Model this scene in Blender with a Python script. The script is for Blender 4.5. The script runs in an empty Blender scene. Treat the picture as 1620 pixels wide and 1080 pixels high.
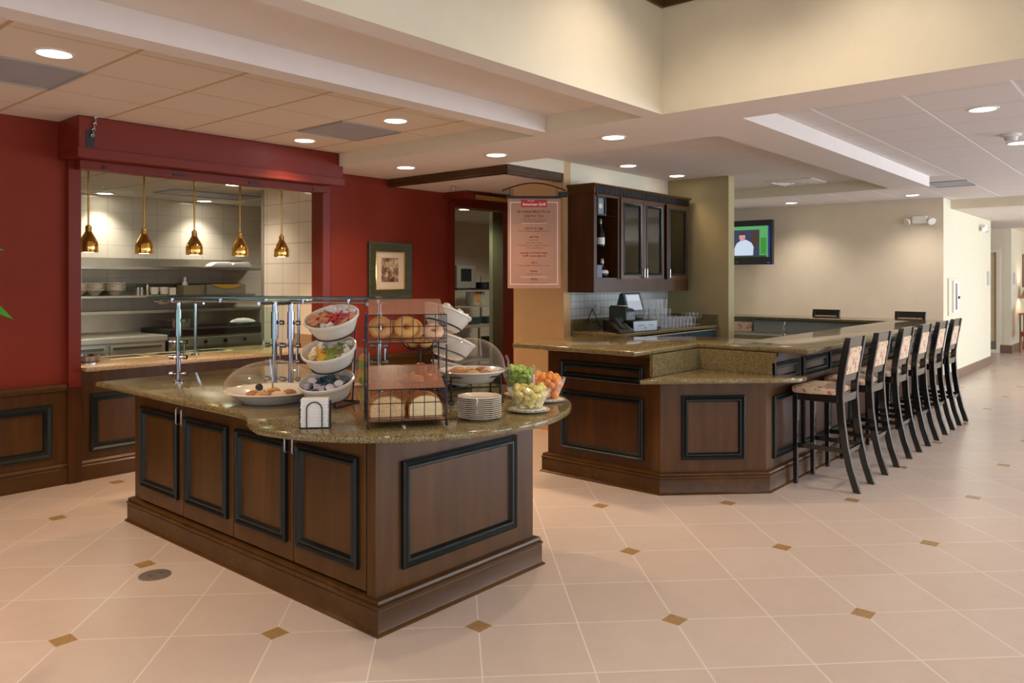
import bpy, bmesh, math, random
from mathutils import Vector, Matrix
random.seed(7)
SC = bpy.context.scene
COL = SC.collection
PI = math.pi
TH = math.radians(40.67)
FW = Vector((math.cos(TH), math.sin(TH), 0)); RT = Vector((math.sin(TH), -math.cos(TH), 0))
FACE = -math.radians(49.33)      # z rotation that turns a thing's front (-Y) towards the camera side

# ------------------------------------------------------------------ helpers
class G:
    """collects shapes into one mesh"""
    def __init__(s): s.bm = bmesh.new(); s.M = Matrix.Identity(4)
    def at(s, x=0, y=0, z=0, rz=0, rx=0, ry=0):
        s.M = Matrix.Translation((x, y, z)) @ Matrix.Rotation(rz, 4, 'Z') @ Matrix.Rotation(ry, 4, 'Y') @ Matrix.Rotation(rx, 4, 'X'); return s
    def v(s, p): return s.bm.verts.new(s.M @ Vector(p))
    def f(s, vs):
        try: return s.bm.faces.new(vs)
        except ValueError: return None
    def box(s, x0, x1, y0, y1, z0, z1, top=None):
        a = [(x0,y0),(x1,y0),(x1,y1),(x0,y1)]
        b = a if top is None else [(x0+top,y0+top),(x1-top,y0+top),(x1-top,y1-top),(x0+top,y1-top)]
        lo = [s.v((x,y,z0)) for x,y in a]; hi = [s.v((x,y,z1)) for x,y in b]
        s.f(lo[::-1]); s.f(hi)
        for i in range(4): s.f([lo[i], lo[(i+1)%4], hi[(i+1)%4], hi[i]])
        return s
    def rings(s, rs, cap0=True, cap1=True, closed=True):
        R = [[s.v(p) for p in r] for r in rs]
        n = len(R[0])
        for a, b in zip(R, R[1:]):
            for i in range(n if closed else n-1): s.f([a[i], a[(i+1)%n], b[(i+1)%n], b[i]])
        if cap0 and closed: s.f(R[0][::-1])
        if cap1 and closed: s.f(R[-1])
        return s
    def lathe(s, prof, n=24, cap0=True, cap1=True, sx=1, sy=1):
        rs = [[(max(r,1e-4)*math.cos(2*PI*i/n)*sx, max(r,1e-4)*math.sin(2*PI*i/n)*sy, z) for i in range(n)] for r, z in prof]
        return s.rings(rs, cap0, cap1)
    def tube(s, pts, r, n=8, closed=False, rr=None):
        pts = [Vector(p) for p in pts]; m = len(pts); rs = []; up = None
        for i, p in enumerate(pts):
            if closed: d = pts[(i+1)%m] - pts[i-1]
            else: d = pts[min(i+1,m-1)] - pts[max(i-1,0)]
            d.normalize()
            if up is None: up = Vector((0,0,1)) if abs(d.z) < .9 else Vector((1,0,0))
            a = d.cross(up); 
            if a.length < 1e-4: a = d.cross(Vector((0,1,0)))
            a.normalize(); b = a.cross(d).normalized(); up = b
            q = rr[i] if rr else r
            rs.append([p + a*q*math.cos(2*PI*k/n) + b*q*math.sin(2*PI*k/n) for k in range(n)])
        if closed: rs.append(rs[0])
        return s.rings(rs, not closed, not closed)
    def bar(s, p, q, w, h):
        """square bar from p to q"""
        p, q = Vector(p), Vector(q); d = (q-p).normalized()
        up = Vector((0,0,1)) if abs(d.z) < .95 else Vector((0,1,0))
        a = d.cross(up).normalized()*w/2; b = a.cross(d).normalized()*h/2
        return s.rings([[x+a+b, x-a+b, x-a-b, x+a-b] for x in (p, q)])
    def prism(s, poly, z0, z1, r=0.0, k=3):
        """polygon (ccw) slab; r rounds the top and bottom edge"""
        if r <= 0: prof = [(0,z0),(0,z1)]
        else:
            prof = [(r*(1-math.sin(PI/2*t/k)), z0+r*(1-math.cos(PI/2*t/k))) for t in range(k+1)]
            prof += [(r*(1-math.cos(PI/2*t/k)), z1-r*(1-math.sin(PI/2*t/k))) for t in range(k+1)]
        return s.rings([[(x,y,z) for x,y in offset(poly, -d, True)] for d, z in prof])
    def path(s, pts, prof, closed=False):
        """sweeps a profile (out, z) along a 2D path, mitred; out is to the right of the path"""
        rs = []
        offs = [offset(pts, d, closed) for d, z in prof]
        for i in range(len(pts)): rs.append([(offs[j][i][0], offs[j][i][1], prof[j][1]) for j in range(len(prof))])
        if closed: rs.append(rs[0])
        return s.rings(rs, not closed, not closed)
    def frame(s, O, U, V, N, w, h, prof):
        """mitred rectangular moulding; prof = (inset, height above the face)"""
        O, U, V, N = Vector(O), Vector(U).normalized(), Vector(V).normalized(), Vector(N).normalized()
        R = []
        for d, t in prof:
            R.append([O+U*d+V*d+N*t, O+U*(w-d)+V*d+N*t, O+U*(w-d)+V*(h-d)+N*t, O+U*d+V*(h-d)+N*t])
        R.append(R[0])
        return s.rings(R, False, False)
    def torus(s, R, r, n=24, m=10, sz=1, arc=None):
        rs = []
        for i in range(n+1 if arc else n):
            a = (arc or 2*PI)*i/n
            rs.append([((R+r*math.cos(2*PI*j/m))*math.cos(a), (R+r*math.cos(2*PI*j/m))*math.sin(a), r*sz*math.sin(2*PI*j/m)) for j in range(m)])
        if not arc: rs.append(rs[0])
        return s.rings(rs, bool(arc), bool(arc))
    def blob(s, rx, ry, rz, n=10, m=7, jit=0):
        rs = []
        for j in range(m+1):
            t = -PI/2 + PI*j/m
            c = max(math.cos(t), .02)
            rs.append([((rx*c*math.cos(2*PI*i/n))*(1+random.uniform(-jit,jit)), (ry*c*math.sin(2*PI*i/n))*(1+random.uniform(-jit,jit)), rz*math.sin(t)*(1+random.uniform(-jit,jit))) for i in range(n)])
        return s.rings(rs)
    def build(s, name, m, parent=None, loc=None, smooth=True, bev=0, ang=35):
        bmesh.ops.remove_doubles(s.bm, verts=s.bm.verts, dist=1e-6)
        bmesh.ops.recalc_face_normals(s.bm, faces=s.bm.faces)
        me = bpy.data.meshes.new(name); s.bm.to_mesh(me); s.bm.free()
        me.materials.append(m)
        if smooth:
            for p in me.polygons: p.use_smooth = True
            me.set_sharp_from_angle(angle=math.radians(ang))
        o = bpy.data.objects.new(name, me); COL.objects.link(o)
        if parent is not None: o.parent = parent
        if loc: o.location = loc
        if bev:
            b = o.modifiers.new('bevel', 'BEVEL'); b.width = bev; b.segments = 2; b.limit_method = 'ANGLE'
        return o

def offset(pts, d, closed):
    """offset a path to its right by d with mitres"""
    n = len(pts); out = []
    if d == 0: return [tuple(p[:2]) for p in pts]
    for i, p in enumerate(pts):
        p = Vector(p[:2])
        a = Vector(pts[i-1][:2]) if (closed or i > 0) else None
        b = Vector(pts[(i+1) % n][:2]) if (closed or i < n-1) else None
        n1 = None if a is None else Vector(((p-a).y, -(p-a).x)).normalized()
        n2 = None if b is None else Vector(((b-p).y, -(b-p).x)).normalized()
        if n1 is None: m = n2; k = 1
        elif n2 is None: m = n1; k = 1
        else:
            m = (n1+n2)
            if m.length < 1e-6: m = n1; k = 1
            else: m.normalize(); k = 1/max(m.dot(n1), .3)
        q = p + m*d*k; out.append((q.x, q.y))
    return out

def tag(o, label=None, cat=None, group=None, kind=None):
    if label: o['label'] = label
    if cat: o['category'] = cat
    if group: o['group'] = group
    if kind: o['kind'] = kind
    return o
def thing(name, label, cat, loc=(0,0,0), rz=0, group=None):
    o = bpy.data.objects.new(name, None); COL.objects.link(o); o.empty_display_size = .1
    o.location = loc; o.rotation_euler = (0,0,rz)
    return tag(o, label, cat, group)
def copy_tree(o, parent=None):
    c = o.copy(); COL.objects.link(c); c.parent = parent
    for ch in [x for x in COL.objects if x.parent is o]: copy_tree(ch, c)
    return c
def dup(o, loc, rz=None, label=None, group=None, kids=True):
    ks = list(o.children)
    c = o.copy(); COL.objects.link(c); c.location = loc
    if rz is not None: c.rotation_euler = rz if isinstance(rz, tuple) else (0,0,rz)
    if label: c['label'] = label
    if group: c['group'] = group
    for k in ks:
        d = k.copy(); COL.objects.link(d); d.parent = c
        for k2 in k.children:
            e = k2.copy(); COL.objects.link(e); e.parent = d
    return c
def struct(name, g, m, parent=None, **k):
    o = g.build(name, m, parent, smooth=k.pop('smooth', False), **k)
    if parent is None: o['kind'] = 'structure'
    return o
ORD = ['topmost','second from top','third from top','fourth from top','fifth from top','sixth from top','seventh from top','eighth from top','ninth from top','tenth from top','bottom']

# ------------------------------------------------------------------ materials
def hx(h):
    h = h.lstrip('#'); c = [int(h[i:i+2],16)/255 for i in (0,2,4)]
    return tuple((x/12.92 if x <= .04045 else ((x+.055)/1.055)**2.4) for x in c) + (1,)
class N:
    """tiny node helper"""
    def __init__(s, name):
        s.m = bpy.data.materials.new(name); s.m.use_nodes = True; s.t = s.m.node_tree; s.n = s.t.nodes; s.l = s.t.links
        s.p = s.n['Principled BSDF']; s.out = s.n['Material Output']
    def new(s, typ, **k):
        q = s.n.new(typ)
        for a, b in k.items():
            if hasattr(q, a): setattr(q, a, b)
            else: q.inputs[a.replace('_',' ')].default_value = b
        return q
    def set(s, sock, val):
        if hasattr(val, 'is_linked') or hasattr(val, 'links'): s.l.new(val, sock)
        else: sock.default_value = val
    def math(s, op, a, b=None, c=None):
        q = s.n.new('ShaderNodeMath'); q.operation = op; s.set(q.inputs[0], a)
        if b is not None: s.set(q.inputs[1], b)
        if c is not None: s.set(q.inputs[2], c)
        return q.outputs[0]
    def coord(s, scale=(1,1,1), rot=(0,0,0), loc=(0,0,0), kind='Object'):
        t = s.n.new('ShaderNodeTexCoord'); m = s.n.new('ShaderNodeMapping')
        m.inputs['Scale'].default_value = scale; m.inputs['Rotation'].default_value = rot; m.inputs['Location'].default_value = loc
        s.l.new(t.outputs[kind], m.inputs['Vector']); return m.outputs[0]
    def noise(s, vec, scale, detail=4, rough=.55):
        q = s.n.new('ShaderNodeTexNoise'); q.inputs['Scale'].default_value = scale; q.inputs['Detail'].default_value = detail
        q.inputs['Roughness'].default_value = rough; s.l.new(vec, q.inputs['Vector']); return q.outputs['Fac']
    def ramp(s, fac, stops, const=False):
        q = s.n.new('ShaderNodeValToRGB'); e = q.color_ramp.elements
        if const: q.color_ramp.interpolation = 'CONSTANT'
        while len(e) > 1: e.remove(e[-1])
        e[0].position = stops[0][0]; e[0].color = stops[0][1]
        for p, c in stops[1:]:
            x = e.new(p); x.color = c
        s.l.new(fac, q.inputs[0]); return q.outputs[0]
    def mix(s, fac, a, b):
        q = s.n.new('ShaderNodeMix'); q.data_type = 'RGBA'; s.set(q.inputs[0], fac); s.set(q.inputs[6], a); s.set(q.inputs[7], b); return q.outputs[2]
    def col(s, c): s.set(s.p.inputs['Base Color'], c); return s
    def rough(s, c): s.set(s.p.inputs['Roughness'], c); return s
    def bump(s, h, strength=.3, dist=.01):
        q = s.n.new('ShaderNodeBump'); q.inputs['Strength'].default_value = strength; q.inputs['Distance'].default_value = dist
        s.l.new(h, q.inputs['Height']); s.l.new(q.outputs[0], s.p.inputs['Normal']); return s
def plain(name, c, rough=.5, metal=0, coat=0, spec=.5, var=.06, vs=6):
    k = N(name); c = hx(c) if isinstance(c, str) else c
    if var:
        f = k.noise(k.coord(), vs, 3)
        lo = tuple(x*(1-var) for x in c[:3])+(1,); hi = tuple(min(1,x*(1+var)) for x in c[:3])+(1,)
        k.col(k.ramp(f, [(.3,lo),(.7,hi)]))
    else: k.col(c)
    k.rough(rough); k.p.inputs['Metallic'].default_value = metal; k.p.inputs['Coat Weight'].default_value = coat
    k.p.inputs['Specular IOR Level'].default_value = spec
    return k.m
def wood(name, a, b, rough=.36, grain='z', coat=.08, scale=1.0):
    k = N(name)
    sc = {'z':(14,14,1.2),'x':(1.2,14,14),'y':(14,1.2,14)}[grain]
    v = k.coord(tuple(x*scale for x in sc))
    f = k.noise(v, 1.4, 6, .6)
    v2 = k.coord(tuple(x*.25*scale for x in sc)); f2 = k.noise(v2, 1.5, 2)
    f3 = k.math('ADD', k.math('MULTIPLY', f, .55), k.math('MULTIPLY', f2, .45))
    k.col(k.ramp(f3, [(.3,hx(a)),(.55,k_mid(hx(a),hx(b))),(.72,hx(b))])); k.rough(rough)
    k.p.inputs['Coat Weight'].default_value = coat; k.p.inputs['Coat Roughness'].default_value = .2; k.p.inputs['Specular IOR Level'].default_value = .3
    return k.m
def k_mid(a, b): return tuple((x+y)/2 for x, y in zip(a[:3], b[:3]))+(1,)
def granite(name, a, b, c, rough=.09, sc=240):
    k = N(name); v = k.coord()
    vo = k.n.new('ShaderNodeTexVoronoi'); vo.inputs['Scale'].default_value = sc; k.l.new(v, vo.inputs['Vector'])
    w = k.n.new('ShaderNodeSeparateColor'); k.l.new(vo.outputs['Color'], w.inputs[0])
    f = k.math('ADD', k.math('MULTIPLY', w.outputs[0], .75), k.math('MULTIPLY', k.noise(v, 25, 3), .25))
    k.col(k.ramp(f, [(.12,hx(a)),(.3,hx(b)),(.6,k_mid(hx(b),hx(c))),(.85,hx(c))])); k.rough(rough)
    return k.m
def emit(name, c, s):
    k = N(name); k.col((0,0,0,1)); k.p.inputs['Emission Color'].default_value = hx(c); k.p.inputs['Emission Strength'].default_value = s; return k.m
def glass(name, tint='#ffffff', alpha=.12, rough=.03, fres=1.0):
    """clear sheet: see-through with reflections"""
    k = N(name)
    tr = k.n.new('ShaderNodeBsdfTransparent'); tr.inputs[0].default_value = hx(tint)
    gl = k.n.new('ShaderNodeBsdfGlossy'); gl.inputs['Roughness'].default_value = rough
    mx = k.n.new('ShaderNodeMixShader')
    lw = k.n.new('ShaderNodeLayerWeight'); lw.inputs[0].default_value = .5
    k.l.new(k.math('ADD', k.math('MULTIPLY', k.math('POWER', lw.outputs['Facing'], 4.0), .55*fres), .02+alpha*.15), mx.inputs[0])
    k.l.new(tr.outputs[0], mx.inputs[1]); k.l.new(gl.outputs[0], mx.inputs[2]); k.l.new(mx.outputs[0], k.out.inputs[0])
    return k.m
def clear(name, c, a0, a1, pw=3.0, rough=.06):
    """clear ware: see-through in the middle, whiter towards its edges"""
    k = N(name)
    tr = k.n.new('ShaderNodeBsdfTransparent'); mx = k.n.new('ShaderNodeMixShader'); k.col(hx(c)); k.rough(rough); k.p.inputs['Specular IOR Level'].default_value = 1.0
    lw = k.n.new('ShaderNodeLayerWeight'); lw.inputs[0].default_value = .5
    k.l.new(k.math('ADD', k.math('MULTIPLY', k.math('POWER', lw.outputs['Facing'], pw), a1), a0), mx.inputs[0])
    k.l.new(tr.outputs[0], mx.inputs[1]); k.l.new(k.p.outputs[0], mx.inputs[2]); k.l.new(mx.outputs[0], k.out.inputs[0])
    return k.m
def acrylic(name, c, a):
    """tinted clear plastic"""
    k = N(name)
    tr = k.n.new('ShaderNodeBsdfTransparent'); mx = k.n.new('ShaderNodeMixShader')
    k.col(hx(c)); k.rough(.25); mx.inputs[0].default_value = a
    k.l.new(tr.outputs[0], mx.inputs[1]); k.l.new(k.p.outputs[0], mx.inputs[2]); k.l.new(mx.outputs[0], k.out.inputs[0])
    return k.m

def floor_mat():
    k = N('floor_tile')
    tc = k.n.new('ShaderNodeTexCoord'); sp = k.n.new('ShaderNodeSeparateXYZ'); k.l.new(tc.outputs['Object'], sp.inputs[0])
    x, y = sp.outputs[0], sp.outputs[1]; S = .70711; T = .4572; L2 = .9144
    a = k.math('MULTIPLY', k.math('SUBTRACT', x, y), S); b = k.math('MULTIPLY', k.math('ADD', x, y), S)
    a = k.math('SUBTRACT', a, .1166); b = k.math('SUBTRACT', b, 3.5624)
    def near(v, p):   # distance to the nearest multiple of p
        q = k.math('ADD', k.math('DIVIDE', v, p), 100.5); fr = k.math('FRACT', q)
        return k.math('MULTIPLY', k.math('ABSOLUTE', k.math('SUBTRACT', fr, .5)), p)
    d = k.math('MINIMUM', near(a, T), near(b, T))
    grout = k.math('LESS_THAN', d, .0035)
    dm = k.math('ADD', near(a, L2), near(b, L2))
    dia = k.math('LESS_THAN', dm, .064); ring = k.math('LESS_THAN', dm, .069)
    ca = k.math('FLOOR', k.math('DIVIDE', k.math('ADD', a, 50*T), T)); cb = k.math('FLOOR', k.math('DIVIDE', k.math('ADD', b, 50*T), T))
    cx = k.n.new('ShaderNodeCombineXYZ'); k.l.new(ca, cx.inputs[0]); k.l.new(cb, cx.inputs[1])
    wn = k.n.new('ShaderNodeTexWhiteNoise'); k.l.new(cx.outputs[0], wn.inputs['Vector'])
    no = k.noise(tc.outputs['Object'], 5, 6, .6); no2 = k.noise(tc.outputs['Object'], 40, 3)
    f = k.math('ADD', k.math('MULTIPLY', wn.outputs['Value'], .2), k.math('ADD', k.math('MULTIPLY', no, .5), k.math('MULTIPLY', no2, .2)))
    tile = k.ramp(f, [(.25,hx('#ccb9aa')),(.5,hx('#d2c0b2')),(.75,hx('#d8c8bc'))])
    ins = k.ramp(k.noise(tc.outputs['Object'], 90, 4, .7), [(.35,hx('#94724a')),(.6,hx('#b5935f')),(.8,hx('#c9ad83'))])
    c = k.mix(grout, tile, hx('#e8ddd2')); c = k.mix(ring, c, hx('#d2c1ae')); c = k.mix(dia, c, ins)
    k.col(c); k.rough(.3)
    k.p.inputs['Coat Weight'].default_value = .12; k.p.inputs['Coat Roughness'].default_value = .12
    k.bump(k.math('MINIMUM', k.math('MULTIPLY', d, 60), .5), .25, .004)
    return k.m
def ceiling_tile(name, ox, oy, bold='x', base='#d8d0c6', lineb='#c9b8a4', linef='#b9a894', wb=.012):
    k = N(name)
    tc = k.n.new('ShaderNodeTexCoord'); sp = k.n.new('ShaderNodeSeparateXYZ'); k.l.new(tc.outputs['Object'], sp.inputs[0])
    def near(v, o):
        q = k.math('FRACT', k.math('ADD', k.math('DIVIDE', k.math('SUBTRACT', v, o), .61), 100.5))
        return k.math('MULTIPLY', k.math('ABSOLUTE', k.math('SUBTRACT', q, .5)), .61)
    dx, dy = near(sp.outputs[0], ox), near(sp.outputs[1], oy)
    db, df = (dx, dy) if bold == 'x' else (dy, dx)
    no = k.noise(tc.outputs['Object'], 120, 3)
    c = k.ramp(no, [(.3,tuple(x*.96 for x in hx(base)[:3])+(1,)),(.7,hx(base))])
    c = k.mix(k.math('LESS_THAN', df, .004), c, hx(linef)); c = k.mix(k.math('LESS_THAN', db, wb), c, hx(lineb))
    k.col(c); k.rough(.9); k.bump(k.math('MINIMUM', k.math('MULTIPLY', k.math('MINIMUM', db, df), 40), .6), .5, .006)
    return k.m
def wall_tile(name, w, h, base, line, rough=.18, g=.012):
    k = N(name)
    tc = k.n.new('ShaderNodeTexCoord'); sp = k.n.new('ShaderNodeSeparateXYZ'); k.l.new(tc.outputs['Object'], sp.inputs[0])
    u = k.math('ADD', sp.outputs[0], sp.outputs[1])
    def near(v, p):
        q = k.math('FRACT', k.math('ADD', k.math('DIVIDE', v, p), 100.5)); return k.math('MULTIPLY', k.math('ABSOLUTE', k.math('SUBTRACT', q, .5)), p)
    d = k.math('MINIMUM', near(u, w), near(sp.outputs[2], h))
    c = k.mix(k.math('LESS_THAN', d, g*.35), k.ramp(k.noise(tc.outputs['Object'], 4, 2), [(.3,hx(base)),(.7,tuple(min(1,x*1.06) for x in hx(base)[:3])+(1,))]), hx(line))
    k.col(c); k.rough(rough); k.bump(k.math('MINIMUM', k.math('MULTIPLY', d, 80), .6), .3, .003)
    return k.m
def fabric_motif(name):
    k = N(name); v = k.coord((1,1,1))
    vo = k.n.new('ShaderNodeTexVoronoi'); vo.inputs['Scale'].default_value = 26; k.l.new(v, vo.inputs['Vector'])
    sc = k.n.new('ShaderNodeSeparateColor'); k.l.new(vo.outputs['Color'], sc.inputs[0])
    spot = k.math('LESS_THAN', vo.outputs['Distance'], k.math('MULTIPLY', sc.outputs[1], .55))
    hue = k.ramp(sc.outputs[0], [(0,hx('#8f4a38')),(.35,hx('#a98a4a')),(.6,hx('#7a5a40')),(.8,hx('#b9573f'))], True)
    base = k.ramp(k.noise(v, 30, 2), [(.35,hx('#d3b598')),(.65,hx('#e0c8ac'))])
    k.col(k.mix(k.math('MULTIPLY', spot, .75), base, hue)); k.rough(.85)
    return k.m

M = {}
def mats():
    M['floor'] = floor_mat()
    M['cream'] = plain('wall_cream', '#dcd3ba', .75, var=.02)
    M['taupe'] = plain('wall_taupe', '#d9cab2', .8, var=.03, vs=3)
    M['white'] = plain('ceiling_paint', '#e0d6cf', .85, var=.02)
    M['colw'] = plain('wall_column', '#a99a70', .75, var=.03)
    M['tan'] = plain('wall_tan', '#caa777', .75, var=.03)
    M['red'] = plain('wall_red', '#7f2d1a', .6, var=.04, vs=3, spec=.2)
    M['redm'] = plain('red_metal', '#752615', .42, var=.03, spec=.25)
    M['wood'] = wood('cherry_wood', '#41270b', '#664116', .38)
    M['woodd'] = wood('cherry_wood_dark', '#361d09', '#5a3413', .38)
    M['woodc'] = wood('cabinet_front_wood', '#3b200d', '#603819', .3, 'z', .6)
    M['woodx'] = wood('cherry_trim', '#3e260c', '#613f18', .36, 'x')
    M['woody'] = wood('cherry_trim_y', '#3e260c', '#613f18', .36, 'y')
    M['ebony'] = plain('black_green_paint', '#141b19', .34, coat=.05, var=.1, spec=.35)
    M['granite'] = granite('granite_brown', '#332b1a', '#665a38', '#98875f', .09, 270)
    M['granitep'] = granite('granite_tan', '#6a5236', '#a3835c', '#c8a980', .15)
    M['stool'] = plain('stool_lacquer', '#090706', .25, coat=.7, var=.15)
    M['fabric'] = fabric_motif('stool_fabric')
    M['steel'] = plain('brushed_steel', '#bdb8a4', .34, .75, var=.08, vs=3)
    M['chrome'] = plain('chrome', '#a4a8b2', .1, 1, var=0)
    M['spoon'] = plain('spoon_silver', '#e6e6e2', .2, .5, var=0)
    M['nickel'] = plain('satin_nickel', '#b5b5b5', .3, 1, var=0)
    M['brass'] = plain('brass', '#f4c566', .15, .9, var=.03)
    M['blackm'] = plain('black_metal', '#0c0b0b', .4, var=.1)
    M['wire'] = plain('bronze_wire', '#2a1512', .35, .3, var=.1)
    M['blackp'] = plain('black_plastic', '#101214', .35, var=.1)
    M['greenp'] = plain('grey_green_plastic', '#2b3a38', .4, var=.05)
    M['china'] = plain('white_china', '#e8e2d6', .12, coat=.4, var=.02)
    M['cchina'] = plain('cream_china', '#e3d8c2', .15, coat=.4, var=.02)
    M['paper'] = plain('paper', '#f0ebe4', .9, var=.03)
    M['glass'] = glass('clear_glass')
    M['gglass'] = glass('green_edge_glass', '#eaf6ee', .05, .01, .5)
    M['drink'] = clear('drinking_glass', '#eef1f3', .035, .85)
    M['acryl'] = acrylic('smoky_acrylic', '#b98468', .45)
    M['dome'] = clear('dome_plastic', '#c9b7a4', .07, .65, 4.0)
    M['ktile'] = wall_tile('kitchen_wall_tile', .30, .20, '#e4dec8', '#d3ccb8', .1)
    M['ptile'] = wall_tile('pass_wall_tile', .31, .22, '#ecdcc4', '#c9b59a', .1)
    M['btile'] = wall_tile('backsplash_tile', .075, .075, '#b9bbb2', '#8c8f8a', .3, .01)
    M['ktfloor'] = wall_tile('kitchen_floor_tile', .15, .15, '#7a4a3a', '#4a3a32', .4)
    M['ctl'] = ceiling_tile('ceiling_tile_left', 1.24, 4.88, 'x', '#e2d6c8', '#c3a98c', '#b59c82')
    M['ctr'] = ceiling_tile('ceiling_tile_right', 5.66, 1.39, 'y', '#ddd5d2', '#f0ecea', '#b3a9a6')
    M['ctk'] = ceiling_tile('ceiling_tile_kitchen', 3.1, 7.3, 'x', '#d9d3c4', '#b3a88f', '#b3a88f')
    M['vent'] = plain('vent_grey', '#a6a9b2', .6, var=.05)
    M['lamp'] = emit('lamp_lens', '#fff4e4', 14)
    M['bulb'] = emit('heat_bulb', '#ffd9a0', 12)
    M['trimw'] = plain('white_trim', '#e9e4dc', .5, var=.02)
    M['basebd'] = wood('baseboard_wood', '#6f5546', '#8a6e5c', .35, 'x')
    M['fridge'] = plain('cooler_blue', '#24404e', .25, coat=.3, var=.08)
    M['cabg'] = glass('cabinet_glass','#c9cfb4',.35,.05,1.3)
    M['steeld'] = plain('steel_handle','#7c7a68',.3,1)  # darker steel of the drawer handles
    M['panelw'] = plain('bar_inside_white', '#b9c0bd', .5, var=.03)
# ------------------------------------------------------------------ the room
ZS, ZT = 2.68, 2.805          # soffit and tile heights
def B(name, m, *boxes, kind=True, **k):
    g = G()
    for b in boxes: g.box(*b)
    return struct(name, g, m, **k) if kind else g.build(name, m, smooth=False, **k)
def room():
    B('floor', M['floor'], (-4.2, 22.2, -5.2, 6.6, -.1, 0))
    B('floor_kitchen', M['ktfloor'], (1.0, 12.2, 6.6, 10.6, -.1, 0))
    B('floor_passage', M['ktfloor'], (22.2, 24, -5.2, 6.6, -.1, 0))
    # ceilings: plasterboard frame with raised bays
    top = 2.95
    B('ceiling_soffit', M['white'],
      (-4, 4.56, 2.61, 2.755, ZS, top), (-4, 4.62, 3.58, 3.74, ZS, top),
      (4.56, 5.02, -5, 3.58, ZS, top), (4.62, 5.52, 3.58, 6.58, ZS, top), (5.02, 5.52, 2.25, 3.58, ZS, top),
      (5.52, 10.2, 2.25, 2.665, ZS, top), (10.08, 10.2, 2.665, 4.83, ZS, top),
      (5.52, 5.6, 4.83, 6.58, ZS, top), (5.6, 6.44, 4.83, 4.9, ZS, top))
    B('wall_bulkhead', M['cream'], (10.076, 10.0795, 2.666, 4.829, ZS+.0005, ZT), (4.556, 4.5595, 2.756, 3.579, ZS+.0005, ZT), (4.616, 4.6195, 3.741, 6.579, ZS+.0005, ZT), (5.521, 6.44, 4.826, 4.8295, ZS+.0005, ZT))
    g = G(); g.box(5.6, 7.9, 4.9, 6.58, 2.605, top); struct('ceiling_passage', g, M['white'])
    B('ceiling_recess', M['white'], (-4, 4.56, 2.755, 3.58, ZT, top))
    B('ceiling_recess_bar', M['white'], (5.52, 10.08, 2.665, 4.83, ZT, top))
    B('ceiling_tiles_left', M['ctl'], (-4, 4.62, 3.74, 6.58, ZT, top))
    B('ceiling_tiles_right', M['ctr'], (5.02, 10.2, -5, 2.25, ZT, top), (10.2, 13.0, 2.68, 7.1, ZT, top), (10.2, 13.5, -5, 2.68, ZT, top))
    B('ceiling_hall', M['white'], (13.6, 22, -5, 7, ZS-.01, top))
    B('ceiling_atrium', M['white'], (-4.1, 4.66, -5, 2.71, 3.75, 3.85))
    B('ceiling_kitchen', M['ctk'], (1.0, 12.2, 6.7, 10.6, 2.6, 2.7))
    B('wall_atrium_right', M['cream'], (4.554, 4.558, -5, 2.604, ZS-.001, 3.8))
    B('wall_atrium_back', M['cream'], (-4, 4.558, 2.604, 2.608, ZS-.001, 3.8))
    g = G()
    pr = [(0,3.38),(.02,3.38),(.03,3.42),(.07,3.46),(.09,3.53),(.13,3.56),(.13,3.62),(0,3.62)]
    g.path([(-4, 2.604), (4.554, 2.604), (4.554, -5)], pr); struct('trim_1', g, M['woodx'])
    # outer walls
    B('wall_lintel', M['taupe'], (13.5, 13.62, -5, 2.68, ZS-.01, ZT))
    B('wall_back', M['taupe'], (13.0, 13.12, 2.68, 7.1, 0, ZT))
    g = G(); g.box(13.002, 16.81, 2.679, 2.82, 0, ZT-.001); struct('wall_right', g, M['cream'])
    B('wall_hall', M['taupe'], (19.5, 19.62, 2.73, 2.93, 0, 2.7), (19.5, 19.62, 2.93, 3.9, 2.23, 2.7), (19.5, 19.62, 3.9, 7, 0, 2.7))
    B('wall_hall_right', M['cream'], (19.499, 22.2, 2.729, 2.85, 0, 2.7))
    B('wall_hall_left', M['cream'], (16.69, 16.81, 2.82, 7, 0, 2.7))
    B('wall_hall_back', M['taupe'], (16.69, 19.6, 7, 7.1, 0, 2.7))
    B('wall_end', M['cream'], (22.1, 22.2, -5.1, 2.73, 0, 2.7))
    # windowed walls behind the camera
    wins = [(-3.2,-.6),(.4,3.0),(4.6,7.2),(8.4,11.0),(12.2,14.8),(16,18.6)]
    g = G(); x = -4.1
    for a, b in wins:
        g.box(x, a, -5.1, -5, 0, 3.8 if a < 4.6 else 2.9); g.box(a, b, -5.1, -5, 0, .35); g.box(a, b, -5.1, -5, 2.5, 3.8 if a < 4.6 else 2.9); x = b
    g.box(x, 22.2, -5.1, -5, 0, 2.9); struct('wall_front', g, M['cream'])
    wl = [(-3.8,-1.4),(-.4,2.0),(3.2,5.6)]
    g = G(); y = -5.1
    for a, b in wl:
        g.box(-4.1, -4, y, a, 0, 3.8); g.box(-4.1, -4, a, b, 0, .35); g.box(-4.1, -4, a, b, 2.5, 3.8); y = b
    g.box(-4.1, -4, y, 6.7, 0, 3.8); struct('wall_left', g, M['cream'])
    n = 0
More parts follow.
